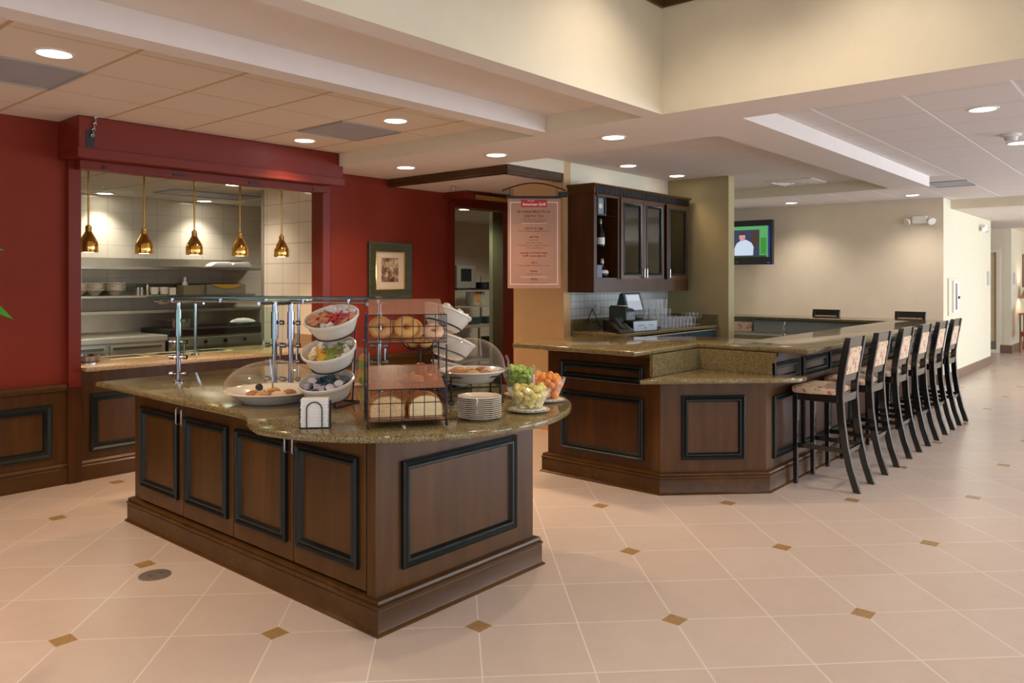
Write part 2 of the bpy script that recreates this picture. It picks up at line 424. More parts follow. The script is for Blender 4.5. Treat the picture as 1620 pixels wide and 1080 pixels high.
    for a, b in wins:
        n += 1; g = G()
        g.frame((a,-5.0,.35), (1,0,0), (0,0,1), (0,1,0), b-a, 2.15, [(0,-.1),(0,.02),(.05,.02),(.05,-.1)])
        for k in (1,2): xx = a+(b-a)*k/3; g.box(xx-.02, xx+.02, -5.06, -5.01, .4, 2.45)
        g.box(a+.05, b-.05, -5.06, -5.01, 1.85, 1.89)
        w = struct('window_%d' % n, g, M['trimw'])
        g = G(); g.box(a+.05, b-.05, -5.05, -5.044, .4, 2.45); g.build('glass', M['glass'], w, smooth=False)
    for a, b in wl:
        n += 1; g = G()
        g.frame((-4.0,b,.35), (0,-1,0), (0,0,1), (1,0,0), b-a, 2.15, [(0,-.1),(0,.02),(.05,.02),(.05,-.1)])
        for k in (1,2): yy = a+(b-a)*k/3; g.box(-4.06, -4.01, yy-.02, yy+.02, .4, 2.45)
        g.box(-4.06, -4.01, a+.05, b-.05, 1.85, 1.89)
        w = struct('window_%d' % n, g, M['trimw'])
        g = G(); g.box(-4.05, -4.044, a+.05, b-.05, .4, 2.45); g.build('glass', M['glass'], w, smooth=False)
    # red wall with serving hatch and kitchen doorway
    zt = ZT+.02
    B('wall_red', M['red'], (-4, 2.33, 6.58, 6.7, .75, zt), (2.33, 4.77, 6.58, 6.7, 2.48, zt), (4.77, 6.49, 6.58, 6.7, .75, zt),
      (6.49, 7.72, 6.58, 6.7, 2.47, zt), (7.72, 13, 6.58, 6.7, 0, zt))
    # posts of the hatch, painted red above and brown below
    B('trim_2', M['redm'], (2.33, 2.42, 6.53, 6.72, .745, 2.54), (4.685, 4.77, 6.53, 6.72, .745, 2.54))
    B('trim_3', M['woodd'], (2.325, 2.425, 6.525, 6.72, 0, .745), (4.68, 4.775, 6.525, 6.72, 0, .745))
    # wainscot left of the hatch and below it
    g = G(); g.box(-4, 2.325, 6.57, 6.7, 0, .75); g.box(2.42, 4.69, 6.57, 6.7, 0, .86); g.box(4.77, 6.49, 6.57, 6.7, 0, .75)
    wn = struct('wall_wainscot', g, M['wood'])
    fr = [(0,0),(0,.022),(.012,.026),(.03,.014),(.045,.02),(.055,.02),(.062,0)]
    for a, b, z0, z1 in ((-2.9,-1.4,.22,.625),(-1.15,.35,.22,.625),(.6,2.222,.22,.625),(2.5,3.5,.22,.68),(3.62,4.6,.22,.68),(4.9,5.6,.22,.62),(5.7,6.4,.22,.62)):
        g = G(); g.frame((a,6.57,z0), (1,0,0), (0,0,1), (0,-1,0), b-a, z1-z0, fr); g.build('panel_moulding', M['ebony'], wn)
    g = G()
    pr = [(0,0),(.028,0),(.028,.115),(.018,.125),(.024,.14),(.012,.158),(0,.16)]
    for a, b in ((-4,2.325),(2.425,4.68),(4.775,6.49)): g.path([(a,6.57),(b,6.57)], pr)
    struct('baseboard_red', g, M['woodx'], smooth=True)
    g = G(); pr = [(0,.72),(.02,.725),(.03,.74),(.03,.76),(.02,.775),(0,.775)]
    for a, b in ((-4,2.325),(4.775,6.49)): g.path([(a,6.57),(b,6.57)], pr)
    struct('trim_4', g, M['woodx'], smooth=True)
    # door frame of the kitchen doorway
    g = G()
    g.box(6.49,6.56,6.53,6.72,0,2.5); g.box(7.64,7.72,6.53,6.72,0,2.5); g.box(6.56,7.64,6.53,6.72,2.45,2.55)
    struct('door_1', g, M['redm'])
    # roller shutter housings are things of the hatch
    for nm, x0, x1, z0, z1, y0, lab in (('shutter_housing',2.27,4.66,2.49,ZT-.003,6.17,'long red metal roller shutter housing above the serving hatch'),
                                    ('shutter_housing',6.41,7.7,2.52,2.604,6.2,'red metal shutter housing above the kitchen doorway')):
        g = G(); g.box(x0, x1, y0, 6.578, z0+.06, z1)
        o = tag(g.build(nm, M['redm'], smooth=False, bev=.006), lab, 'shutter')
        g = G(); g.box(x0-.012, x1+.012, y0-.018, y0+.03, z0+.0, z0+.075); g.box(x0, x1, y0+.03, 6.578, z0+.02, z0+.06); g.build('bottom_rail', M['redm'], o, smooth=False, bev=.004)
        if z1 > 2.7:
            g = G(); g.box(x0+.1, x1, 6.42, 6.53, 2.44, z0+.02); g.build('shutter_slat', M['redm'], o, smooth=False, bev=.004)
            for xx in (2.55,3.15,3.85,4.5):
                g = G(); hw = .05 if xx in (3.15,3.85) else .015; g.box(xx-hw, xx+hw, 6.412, 6.42, 2.455, 2.475)
                g.build('latch', M['wire'], o, smooth=False)
            g = G(); g.box(x0+.05, x0+.11, y0-.004, y0+.02, 2.575, 2.70); g.build('slot', M['blackp'], o, smooth=False)
            g = G(); g.box(x1-.0, x1+.06, 6.25, 6.45, 2.66, 2.78); g.build('motor', M['blackm'], o, smooth=False, bev=.01)
            # release chain
            g = G()
            for i in range(7):
                g.at(x0+.115-.004*i, y0-.02, ZT-.015-.022*i, rz=(i%2)*PI/2, rx=PI/2); g.torus(.010, .003, 10, 5)
            g.M = Matrix.Identity(4); g.build('chain', M['nickel'], o)
        else:
            g = G(); g.box(x0+.12, x0+.75, y0-.05, y0-.018, 2.51, 2.56); g.build('operator_cover', M['brass'], o, smooth=False, bev=.004)
            g = G(); g.box(x0+.375, x0+.405, y0-.02, y0, 2.56, 2.604); g.build('bracket', M['blackm'], o, smooth=False)
    # walls round the bar
    B('wall_passage', M['tan'], (6.44, 6.56, 4.83, 5.51, 0, ZT+.02))
    B('wall_bar', M['cream'], (6.56, 8.6, 4.83, 4.95, 0, ZT+.02), (8.75, 13, 6.0, 6.1, 0, ZT+.02), (6.56,7.9,4.95,5.51,2.55,2.7))
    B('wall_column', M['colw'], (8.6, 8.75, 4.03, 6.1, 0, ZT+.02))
    # wood valance
    g = G(); pr = [(0,2.6),(.02,2.6),(.02,2.615),(.008,2.622),(.008,2.675),(0,2.679)]
    g.path([(6.44,4.85),(5.58,4.85),(5.58,6.568)][::-1], [( -d if 0 else d, z) for d, z in pr]);
    g2 = g
    g2.box(5.585, 6.44, 4.855, 4.9, 2.59, 2.679); g2.box(5.585, 5.6, 4.86, 6.57, 2.59, 2.679)
    struct('trim_5', g2, M['woodx'])
    # baseboards on the right
    g = G(); pr = [(0,0),(.02,0),(.02,.13),(.012,.15),(0,.155)]
    g.path([(13.0,7),(13.0,2.68),(16.81,2.68),(16.81,3)], [(d, z) for d, z in pr])
    struct('baseboard_right', g, M['basebd'])
    g = G(); g.path([(19.5,2.93),(19.5,2.73),(22.1,2.73)], [(d, z*1.15) for d, z in pr]); struct('baseboard_hall', g, M['basebd'])
    # hall door
    g = G(); g.frame((19.5,3.9,0), (0,-1,0), (0,0,1), (-1,0,0), .97, 2.23, [(0,-.05),(0,.02),(.07,.02),(.07,-.05)])
    d = struct('door_2', g, M['cream'])
    g = G(); g.box(19.53,19.57,3.0,3.83,.02,2.16); g.build('door_leaf', plain('door_cream','#d9c39a',.5), d, smooth=False)
    g = G()
    for z0, z1 in ((.35,1.0),(1.15,2.0)): g.frame((19.53,3.72,z0), (0,-1,0), (0,0,1), (-1,0,0), .6, z1-z0, [(0,0),(.01,.006),(.03,-.002)])
    g.build('panel', M['cream'], d)
    g = G(); g.box(19.522,19.53,3.02,3.8,.03,.25); g.build('kick_plate', M['nickel'], d, smooth=False)
    # kitchen shell
    B('wall_kitchen_back', M['ktile'], (1.0, 12.2, 9.85, 9.97, 0, 2.6))
    B('wall_kitchen_left', M['ktile'], (1.0, 1.1, 6.7, 9.85, 0, 2.6))
    B('wall_kitchen_right', M['ktile'], (11.6, 11.7, 6.7, 9.85, 0, 2.6))
    B('wall_kitchen_pier', M['ptile'], (4.87, 5.0, 6.7, 7.94, 0, 2.6), (4.77,4.87,6.7,6.78,0,2.6))
    g = G(); g.box(4.862, 5.008, 7.9, 7.95, .9, 2.6); struct('trim_6', g, M['steel'])

def lights():
    sp = []
    def downlight(x, y, z, label, p=60, col=(1,.78,.55), ang=125, r=.082, group='recessed ceiling lights'):
        t = thing('ceiling_light', label, 'ceiling light', (x,y,z), 0, group)
        g = G(); g.lathe([(r,-.001),(r+.004,-.006),(r+.018,-.005),(r+.02,0)], 28, False, False); g.build('trim_ring', M['trimw'], t)
        g = G(); g.lathe([(r,0),(r-.001,-.003)], 28); g.build('lens', M['lamp'], t, smooth=False)
        l = bpy.data.lights.new('downlight', 'SPOT'); l.energy = p; l.color = col; l.spot_size = math.radians(ang); l.spot_blend = .9; l.shadow_soft_size = .07
        o = bpy.data.objects.new('downlight', l); COL.objects.link(o); o.location = (x,y,z-.03)
    W = (1,.70,.44)
    downlight(1.57, 4.60, ZT, 'large round light at the far left of the tiled ceiling', 125, W)
    downlight(3.946, 4.57, ZT, 'round light in the tiled ceiling beside the right grey vent', 125, W)
    downlight(3.99, 5.83, ZT, 'round light in the tiled ceiling just above the long red housing', 120, W)
    downlight(5.05, 3.31, ZS, 'round light in the plaster soffit nearest the atrium corner', 75, W)
    downlight(5.095, 4.56, ZS, 'round light in the plaster soffit beside the wood valance corner', 75, W)
    downlight(5.096, 5.75, ZS, 'round light in the plaster soffit by the red wall', 75, W)
    downlight(7.15, 4.50, ZT, 'round light over the left end of the wall cabinet', 22, W)
    downlight(8.22, 4.50, ZT, 'round light over the right end of the wall cabinet', 22, W)
    C = (1,.9,.8)
    downlight(6.42, 1.07, ZT, 'largest round light in the white tiled ceiling at right', 60, C)
    downlight(8.22, 1.09, ZT, 'round light cut by the right photo edge below the smoke detector', 60, C)
    downlight(12.35, 4.72, ZT, 'small far round light above the television', 80, C)
    downlight(12.35, 2.95, ZT, 'small far round light above the twin emergency lamp', 80, C)
    downlight(3.835, 9.64, 2.6, 'round light against the back wall of the kitchen, left one', 55, C, 110)
    downlight(5.05, 9.60, 2.6, 'round light against the back wall of the kitchen, between the middle pendants', 55, C, 110)
    downlight(4.38, 7.70, 2.6, 'round light in the kitchen ceiling above the fourth pendant', 45, C)
    downlight(8.12, 7.88, 2.6, 'round light seen through the kitchen doorway', 70, C)
    # atrium lamps that throw the warm pools on its walls
    for x, y in ((3.7,2.0),(3.9,1.2)):
        l = bpy.data.lights.new('atrium_lamp','SPOT'); l.energy = 75; l.color = (1,.84,.68); l.spot_size = math.radians(120); l.spot_blend = .9; l.shadow_soft_size = .06
        o = bpy.data.objects.new('atrium_lamp', l); COL.objects.link(o); o.location = (x,y,3.7)
    for x, y, e in ((-2.5,5.3,120),(.2,4.6,140),(-2.5,.5,130),(.3,1.2,150),(1.8,-1.5,130),(-.8,-2.2,110)):  # unseen spots without fixtures, added to keep the room bright
        l = bpy.data.lights.new('room_fill','SPOT'); l.energy = e; l.color = (1,.8,.6) if y > 3 else (1,.9,.8); l.spot_size = math.radians(130); l.spot_blend = .9; l.shadow_soft_size = .08
        o = bpy.data.objects.new('room_fill', l); COL.objects.link(o); o.location = (x,y,2.77 if y > 3 else 3.7)
    for x, y, e in ((2.6,8.3,120),(3.9,8.5,120),(6.5,8.6,120),(9.9,7.9,150),(9.3,8.6,80),(8.1,7.15,50)):  # fill spots added to brighten the kitchen, no fittings built for them
        l = bpy.data.lights.new('kitchen_fill','SPOT'); l.energy = e; l.color = (1,.93,.82); l.spot_size = math.radians(150); l.spot_blend = .9; l.shadow_soft_size = .15
        o = bpy.data.objects.new('kitchen_fill', l); COL.objects.link(o); o.location = (x,y,2.57)
    # daylight at the windows
    def area(loc, rot, sx, sy, e, c):
        l = bpy.data.lights.new('window_daylight','AREA'); l.shape = 'RECTANGLE'; l.size = sx; l.size_y = sy; l.energy = e; l.color = c
        o = bpy.data.objects.new('window_daylight', l); COL.objects.link(o); o.location = loc; o.rotation_euler = rot
    day = (.76,.87,1)
    for a, b, e in ((-3.2,-.6,50),(.4,3.0,70),(4.6,7.2,120),(8.4,11.0,240),(12.2,14.8,420),(16,18.6,380)):
        area(((a+b)/2,-5.15,1.45), (PI/2,0,0), b-a, 2.1, e, day)
    for a, b in ((-3.8,-1.4),(-.4,2.0),(3.2,5.6)):
        area((-4.15,(a+b)/2,1.45), (PI/2,0,-PI/2), b-a, 2.1, 30, day)
    w = bpy.data.worlds.new('sky'); SC.world = w; w.use_nodes = True
    bg = w.node_tree.nodes['Background']; bg.inputs[0].default_value = (.62,.76,1,1); bg.inputs[1].default_value = 1.0

def camera():
    c = bpy.data.cameras.new('camera'); c.sensor_width = 36; c.lens = 1230/1620*36; c.shift_y = -99/1620; c.clip_end = 100
    o = bpy.data.objects.new('camera', c); COL.objects.link(o); o.location = (0,0,1.59); o.rotation_euler = (PI/2,0,FACE)
    SC.camera = o
    SC.view_settings.view_transform = 'Standard'; SC.view_settings.look = 'None'; SC.view_settings.gamma = 1
    SC.view_settings.use_curve_mapping = False; SC.view_settings.exposure = -.2
    SC.render.film_transparent = False
    cy = SC.cycles; cy.max_bounces = 10; cy.diffuse_bounces = 5; cy.glossy_bounces = 5; cy.transparent_max_bounces = 16; cy.caustics_reflective = False; cy.caustics_refractive = False; cy.use_denoising = True
# ------------------------------------------------------------------ island and bar joinery
FR = [(0,0),(0,.018),(.010,.024),(.022,.012),(.03,.02),(.04,.02),(.046,.006),(.05,0)]
def island():
    t = thing('island_cabinet', 'wooden buffet island cabinet with black-framed doors standing under the rounded granite worktop', 'cabinet', (2.265,2.735,0))
    W, L, H = 1.096, 2.48, .878
    g = G(); g.box(0,W,0,L,0,H); g.build('body', M['wood'], t, smooth=False)
    g = G(); pr = [(-.001,0),(.048,0),(.05,.008),(.038,.016),(.036,.022),(.036,.108),(.034,.112),(.04,.118),(.04,.128),(.03,.134),(.034,.14),(.03,.152),(.014,.158),(-.001,.158)]
    g.path([(0,0),(W,0),(W,L),(0,L)], pr, closed=True); g.build('base_moulding', M['woodx'], t, ang=25)
    # doors on the long left side (facing -X)
    ys = [.055, .625, 1.20, 1.775, 2.39]
    ys = [.065, .637, 1.21, 1.78, 2.365]
    for i in range(4):
        y0, y1 = ys[i]+.003, ys[i+1]-.003
        g = G(); g.box(-.022, 0, y0, y1, .172, .855); d = g.build('door', M['wood'], t, smooth=False, bev=.003)
        g = G(); g.frame((-.022,y1-.035,.262), (0,-1,0), (0,0,1), (-1,0,0), (y1-y0)-.08, .512, FR); g.build('door_moulding', M['ebony'], d)
        yh = y1-.03 if i % 2 == 0 else y0+.03
        g = G(); g.tube([(-.022,yh,.722),(-.046,yh,.722),(-.052,yh,.728),(-.052,yh,.812),(-.046,yh,.818),(-.022,yh,.818)], .0045, 8); g.build('handle', M['nickel'], d)
    g = G(); g.frame((.13,0,.248), (1,0,0), (0,0,1), (0,-1,0), .812, .5, FR); g.build('panel_moulding', M['ebony'], t)
    g = G(); g.box(-.02,0,0,.06,.158,.87); g.build('corner_stile', M['wood'], t, smooth=False)
    # worktop
    def arc(cx, cy, r, a0, a1, n): return [(cx+r*math.cos(math.radians(a0+(a1-a0)*i/n)), cy+r*math.sin(math.radians(a0+(a1-a0)*i/n))) for i in range(n+1)]
    P = [(2.09,5.40),(2.09,4.4),(2.09,3.66),(2.083,3.58),(2.062,3.51),(2.03,3.45),(1.995,3.39),(1.965,3.32)]
    cx, cy, r = 2.85, 3.245, .93
    P += arc(cx, cy, r, 184, 356, 44)
    P += [(3.735,3.32),(3.705,3.39),(3.67,3.45),(3.638,3.51),(3.617,3.58),(3.61,3.66),(3.61,4.4),(3.61,5.40)]
    P = P[::1]
    g = G(); g.prism(P, .879, .915, .012); g.M = Matrix.Identity(4)
    tag(g.build('island_worktop', M['granite'], ang=50), 'brown speckled granite worktop with a rounded end on the buffet island', 'worktop')

def bar():
    t = thing('bar_counter', 'dark wooden L-shaped bar front with black picture-frame panels and a chamfered corner', 'bar', (5.08,2.35,0))
    ox, oy = 5.08, 2.35
    def L(pts): return [(x-ox, y-oy) for x, y in pts]
    hi = L([(5.08,3.97),(5.08,2.99),(5.80,2.99),(5.80,2.35),(10.75,2.35),(10.75,4.5),(10.42,4.5),(10.42,2.62),(6.1,2.62),(6.1,3.25),(5.42,3.97)])
    g = G(); g.prism(hi, 0, 1.028); g.build('body', M['woodd'], t, smooth=False)
    g = G(); g.prism(L([(5.08,2.989),(5.08,2.918),(5.648,2.35),(5.799,2.35),(5.799,2.989)]), 0, .824); g.build('corner_body', M['wood'], t, smooth=False)
    g = G(); pr = [(-.001,0),(.048,0),(.05,.008),(.038,.016),(.036,.022),(.036,.108),(.034,.112),(.04,.118),(.04,.128),(.03,.134),(.034,.14),(.03,.152),(.014,.158),(-.001,.158)]
    g.path(L([(5.42,3.971),(5.079,3.971),(5.079,2.917),(5.647,2.349),(10.751,2.349),(10.751,4.5)]), pr); g.build('base_moulding', M['woodx'], t, ang=25)
    # frames on the left face (facing -X)
    for z0, z1 in ((.222,.69),(.79,.93)):
        g = G(); g.frame((0,3.83-oy,z0), (0,-1,0), (0,0,1), (-1,0,0), .772, z1-z0, FR); g.build('panel_moulding', M['ebony'], t)
    u = Vector((1,-1,0)).normalized(); nn = Vector((-1,-1,0)).normalized()
    g = G(); g.frame((5.193-ox,2.805-oy,.25), u, (0,0,1), nn, .48, .475, FR); g.build('panel_moulding', M['ebony'], t)
    x = 5.775
    while x < 10.2:
        w = .50 if x < 6 else .585
        for z0, z1 in ((.225,.70),(.80,.95)):
            g = G(); g.frame((x-ox,0,z0), (1,0,0), (0,0,1), (0,-1,0), w, z1-z0, FR); g.build('panel_moulding', M['ebony'], t)
        x += w+.1 if x < 6 else w+.05
    g = G(); g.box(5.045-ox, 5.08-ox, 2.99-oy, 3.97-oy, 1.0, 1.028); g.box(5.80-ox, 10.5-ox, -.035, 0, 1.0, 1.028); g.build('cove_trim', M['woodx'], t, smooth=False)
    # granite risers in the notch
    g = G(); g.box(5.05-ox, 5.80-ox, 2.965-oy, 2.99-oy, .862, 1.028); g.box(5.775-ox, 5.80-ox, 2.33-oy, 2.965-oy, .862, 1.028); g.build('granite_riser', M['granite'], t, smooth=False)
    # white back of the far leg, shelves behind the bar
    g = G(); g.box(10.40-ox, 10.418-ox, 2.65-oy, 4.5-oy, .05, 1.02); g.box(6.2-ox,10.38-ox,2.62-oy,2.64-oy,.05,1.0); g.build('inner_panel', M['panelw'], t, smooth=False)
    P = [(4.80,4.12),(4.80,2.97),(5.79,2.97),(5.79,2.09),(11.0,2.09),(11.0,5.2),(10.3,5.2),(10.3,2.75),(6.45,2.75),(6.45,3.3),(5.64,4.12)]
    g = G(); g.prism(P, 1.03, 1.07, .012); tag(g.build('bar_worktop', M['granite'], ang=50), 'long polished brown granite bar top running along the stools', 'worktop')
    P = [(4.865,2.963),(4.872,2.94),(5.68,2.135),(5.71,2.12),(5.86,2.12),(5.87,2.14),(5.87,2.329),(5.773,2.329),(5.773,2.963)]
    g = G(); g.prism(P, .825, .862, .012); tag(g.build('lower_counter', M['granite'], ang=50), 'low triangular granite shelf set in the corner of the bar', 'worktop')

def stools():
    t = thing('bar_stool', 'black bar stool with patterned seat, nearest the camera at the bar corner', 'bar stool', (6.22,2.05,0), 0, 'bar stools along the bar')
    m = M['stool']
    for s in (-1, 1):
        g = G(); g.rings([[(s*.185-.017,.205,0),(s*.185+.017,.205,0),(s*.185+.017,.235,0),(s*.185-.017,.235,0)], [(s*.185-.021,.198,.70),(s*.185+.021,.198,.70),(s*.185+.021,.24,.70),(s*.185-.021,.24,.70)]])
        g.build('leg', m, t, smooth=False, bev=.003)
        g = G(); pts = [(-.235,0),(-.185,.16),(-.145,.34),(-.12,.52),(-.108,.70),(-.112,.80),(-.13,.93),(-.152,1.05),(-.168,1.13),(-.172,1.15)]
        rs = []
        for y, z in pts:
            d = .026 if z < 1.1 else .022
            rs.append([(s*.172-.019,y-d,z),(s*.172+.019,y-d,z),(s*.172+.019,y+d,z),(s*.172-.019,y+d,z)])
        g.rings(rs); g.build('leg', m, t, smooth=True, bev=.004, ang=50)
    g = G(); g.box(-.2,.2,.198,.238,.655,.715); g.box(-.19,.19,-.13,-.09,.655,.715); g.box(-.203,-.168,-.1,.2,.655,.715); g.box(.168,.203,-.1,.2,.655,.715); g.build('seat_frame', m, t, smooth=False, bev=.003)
    g = G(); g.prism([(-.205,-.085),(.205,-.085),(.215,.1),(.215,.235),(.19,.25),(-.19,.25),(-.215,.235),(-.215,.1)], .705, .765, .024); g.build('seat', M['fabric'], t, ang=60)
    def slope(z): return -.112-(z-.8)*.16
    g = G(); g.rings([[(-.156,slope(.86)-.018,.86),(.156,slope(.86)-.018,.86),(.156,slope(.86)+.018,.86),(-.156,slope(.86)+.018,.86)],
                      [(-.156,slope(1.07)-.018,1.07),(.156,slope(1.07)-.018,1.07),(.156,slope(1.07)+.018,1.07),(-.156,slope(1.07)+.018,1.07)]]); g.build('backrest', M['fabric'], t, bev=.01)
    for z0, z1 in ((.805,.86),(1.07,1.15)):
        g = G(); g.rings([[(-.16,slope(z)-.016,z),(.16,slope(z)-.016,z),(.16,slope(z)+.016,z),(-.16,slope(z)+.016,z)] for z in (z0,z1)])
        g.build('back_rail', m, t, smooth=False, bev=.004)
    for p, q, ww, hh in (((-.185,.22,.25),(.185,.22,.25),.022,.04),((-.175,-.155,.29),(.175,-.155,.29),.022,.035),((-.18,-.155,.30),(-.18,.215,.30),.02,.035),((.18,-.155,.30),(.18,.215,.30),.02,.035)):
        g = G(); g.bar(p, q, ww, hh); g.build('stretcher', m, t, smooth=False, bev=.003)
    labs = ['second black bar stool from the bar corner, patterned seat','third black bar stool from the bar corner, patterned seat','fourth black bar stool from the bar corner, in the middle of the row','fifth black bar stool from the bar corner, next to last','last black bar stool in the row, farthest from the corner against the white wall']
    for x, l in zip((6.94,7.69,8.37,9.07,9.74), labs): dup(t, (x,2.05,0), 0, l)
    # stools beyond the far leg, seen from the front: only the backs show
    dup(t, (11.3,3.87,0), PI/2, 'black stool back showing over the far bar counter, left one', 'stools behind the far counter')
    dup(t, (11.3,2.76,0), PI/2, 'black stool back showing over the far bar counter, right one near the white wall', 'stools behind the far counter')
    low = dup(t, (11.3,5.12,0), PI/2, 'patterned stool half hidden by the cream column under the far counter', 'stools behind the far counter'); low.scale = (1,1,.87)
# ------------------------------------------------------------------ back of the bar
def backbar():
    # wall cabinet X 6.51..8.5, Y 4.5..4.83, z 1.45..2.56
    x0, x1, y0, y1, z0, z1 = 6.51, 8.5, 4.5, 4.825, 1.45, 2.56
    t = thing('wall_cabinet', 'dark wooden wall cabinet with three glass doors and an open shelf end', 'cabinet', (x0,y0,z0))
    W, D, H = x1-x0, y1-y0, z1-z0
    xo = .448      # open bay
    g = G(); g.box(0,.022,0,D,0,H-.1); g.box(W-.022,W,0,D,0,H-.1); g.box(.022,W-.022,D-.012,D,.0,H-.1); g.box(.022,W-.022,.004,D-.012,.13,.152); g.box(.022,W-.022,0,D-.012,H-.125,H-.1)
    g.box(xo,xo+.02,.004,D-.012,.152,H-.125); g.box(1.385,1.405,.004,D-.012,.152,H-.125)
    g.box(.022,W-.022,.0,.02,0,.13); g.box(xo-.01,xo+.055,-.004,.0,.13,H-.1); g.box(.022,.05,.0,.02,.13,H-.1)
    g.build('body', M['woodd'], t, smooth=False)
    g = G(); pr = [(0,H-.1),(.01,H-.095),(.012,H-.03),(.03,H-.012),(.03,H),(0,H)]
    g.path([(0,D),(0,0),(W,0),(W,D)], pr); g.build('crown_moulding', M['woodx'], t)
    g = G(); k = 0
    xx = .02
    while xx < W-.02: g.box(xx, xx+.016, -.019, -.008, H-.095, H-.018); xx += .032
    g.build('dentil_strip', M['blackm'], t, smooth=False)
    for z in (.47,.79):
        g = G(); g.box(.022,xo,.015,D-.012,z,z+.008); g.build('glass_shelf', M['gglass'], t, smooth=False)
    for z in (.56,.86):
        g = G(); g.box(xo+.02,W-.022,.03,D-.012,z,z+.008); g.build('inner_shelf', M['gglass'], t, smooth=False)
    for a, b, hs in ((.475,.93,1),(.935,1.375,0),(1.44,1.95,0)):
        g = G(); g.frame((a,-.003,.135), (1,0,0), (0,0,1), (0,-1,0), b-a, H-.245, [(0,-.001),(0,.018),(.06,.018),(.06,-.001)])
        d = g.build('door', M['woodc'], t, smooth=False)
        g = G(); g.frame((a+.045,-.021,.18), (1,0,0), (0,0,1), (0,-1,0), b-a-.09, H-.335, [(0,0),(.004,.006),(.014,.002),(.022,.006),(.026,-.006)]); g.build('door_moulding', M['ebony'], d)
        g = G(); g.box(a+.055,b-.055,-.012,-.008,.19,H-.165); g.build('glass_pane', M['cabg'], d, smooth=False)
        xh = b-.025 if hs else a+.025
        g = G(); g.tube([(xh,-.02,.155),(xh,-.05,.155),(xh,-.05,.25),(xh,-.02,.25)], .006, 8); g.build('handle', M['nickel'], d)
    # things on the open shelves
    bt = thing('liquor_bottle', 'dark liquor bottle with a white label and red ribbon on the middle open shelf', 'bottle', (x0+.22,y0+.07,z0+.478+.001))
    g = G(); g.lathe([(.04,0),(.043,.01),(.043,.13),(.03,.16),(.014,.19),(.013,.24)], 20); g.build('glass_body', M['blackp'], bt)
    g = G(); g.lathe([(.0435,.02),(.0445,.022),(.0445,.088),(.0435,.09)], 20, False, False); g.build('paper_label', M['paper'], bt)
    g = G(); g.lathe([(.015,.235),(.015,.275),(.010,.285)], 12); g.build('cap', M['nickel'], bt)
    g = G(); g.tube([(.03*math.cos(a/3),.03*math.sin(a/3)-.006,.13+a*.012) for a in range(-6,4)], .006, 6); g.build('ribbon', plain('ribbon_red','#a5121c',.4), bt)
    bt = thing('round_bottle', 'round decanter bottle with a gold band and stopper on the bottom open shelf', 'bottle', (x0+.28,y0+.09,z0+.153))
    g = G(); g.lathe([(.05,0),(.066,.02),(.068,.045),(.055,.075),(.03,.1),(.014,.115),(.013,.15)], 22); g.build('glass_body', M['blackp'], bt)
    g = G(); g.lathe([(.0685,.045),(.07,.047),(.066,.07),(.058,.078)], 22, False, False); g.build('band', M['cchina'], bt)
    g = G(); g.lathe([(.014,.145),(.018,.155),(.02,.17),(.012,.185),(.016,.195),(.008,.2)], 14); g.build('stopper', M['cchina'], bt)
    o = thing('framed_card', 'small black framed picture standing on the top open shelf', 'picture frame', (x0+.23,y0+.07,z0+.799))
    g = G(); g.frame((-.08,0,0), (1,0,0), (0,0,1), (0,-1,0), .16, .2, [(0,-.02),(0,.012),(.018,.012),(.018,-.02)]); g.box(-.08,.08,.012,.02,0,.2); g.build('frame', M['blackp'], o, smooth=False)
    g = G(); g.box(-.06,.06,.004,.008,.02,.18); g.build('card', plain('card_grey','#7d8794',.5), o, smooth=False)
    g = G(); g.at(.0,.003,.1).blob(.035,.002,.028,14,6); g.build('emblem', M['cchina'], o)
    g = G(); g.box(0,.09,0,.03,0,.13); tag(g.build('small_box', plain('box_lilac','#7a7890',.6), None, (x0+.10,y0+.03,z0+.153), smooth=False), 'small pale purple box at the left of the bottom open shelf', 'box')
    # stemware inside the glass doors
    g = G(); g.lathe([(.028,0),(.028,.002),(.004,.006),(.004,.05),(.02,.065),(.03,.09),(.026,.125)], 12, True, False)
    wg = g.build('wine_glass', M['drink']); 
    tag(wg, 'small stemmed glass on the shelf behind the cabinet glass doors', 'glass', 'stemware in the wall cabinet')
    first = True
    for i in range(11):
        xx = x0+.53+.075*i
        if 1.34 < xx-x0 < 1.45: continue
        for yy in (y0+.11,y0+.2):
            if first: wg.location = (xx,yy,z0+.569); first = False
            else: dup(wg, (xx,yy,z0+.569))
    # back counter with coolers
    cz = 1.05
    g = G(); g.prism([(6.562,4.15),(8.599,4.15),(8.599,4.829),(6.562,4.829)], cz-.035, cz, .008); g.box(6.562,6.62,4.16,4.829,.99,cz-.035)
    tag(g.build('back_counter', M['granite'], ang=50), 'granite work surface along the wall behind the bar under the wall cabinet', 'worktop')
    g = G(); g.box(6.562,8.58,4.812,4.829,cz+.001,1.165); g.box(8.583,8.599,4.16,4.81,cz+.001,1.165); struct('trim_7', g, M['granite'])
    g = G(); g.box(6.5605,8.599,4.826,4.8299,1.166,1.449); struct('trim_8', g, M['btile'])
    t = thing('bottle_cooler', 'blue-black bottle cooler with two doors under the back counter', 'cooler', (6.95,4.2,0))
    g = G(); g.box(0,1.62,0,.6,0,.985); g.build('body', M['fridge'], t, smooth=False)
    g = G(); g.box(-.0,1.62,-.03,.0,.985,1.0); g.build('top_rail', M['steel'], t, smooth=False, bev=.004)
    for a in (.01,.815):
        g = G(); g.box(a,a+.795,-.025,0,.1,.98); d = g.build('door', M['fridge'], t, smooth=False, bev=.004)
        xh = a+.74 if a < .5 else a+.05
        g = G(); g.tube([(xh,-.025,.95),(xh,-.06,.95),(xh,-.06,.7),(xh,-.025,.7)], .008, 8); g.build('handle', M['chrome'], d)
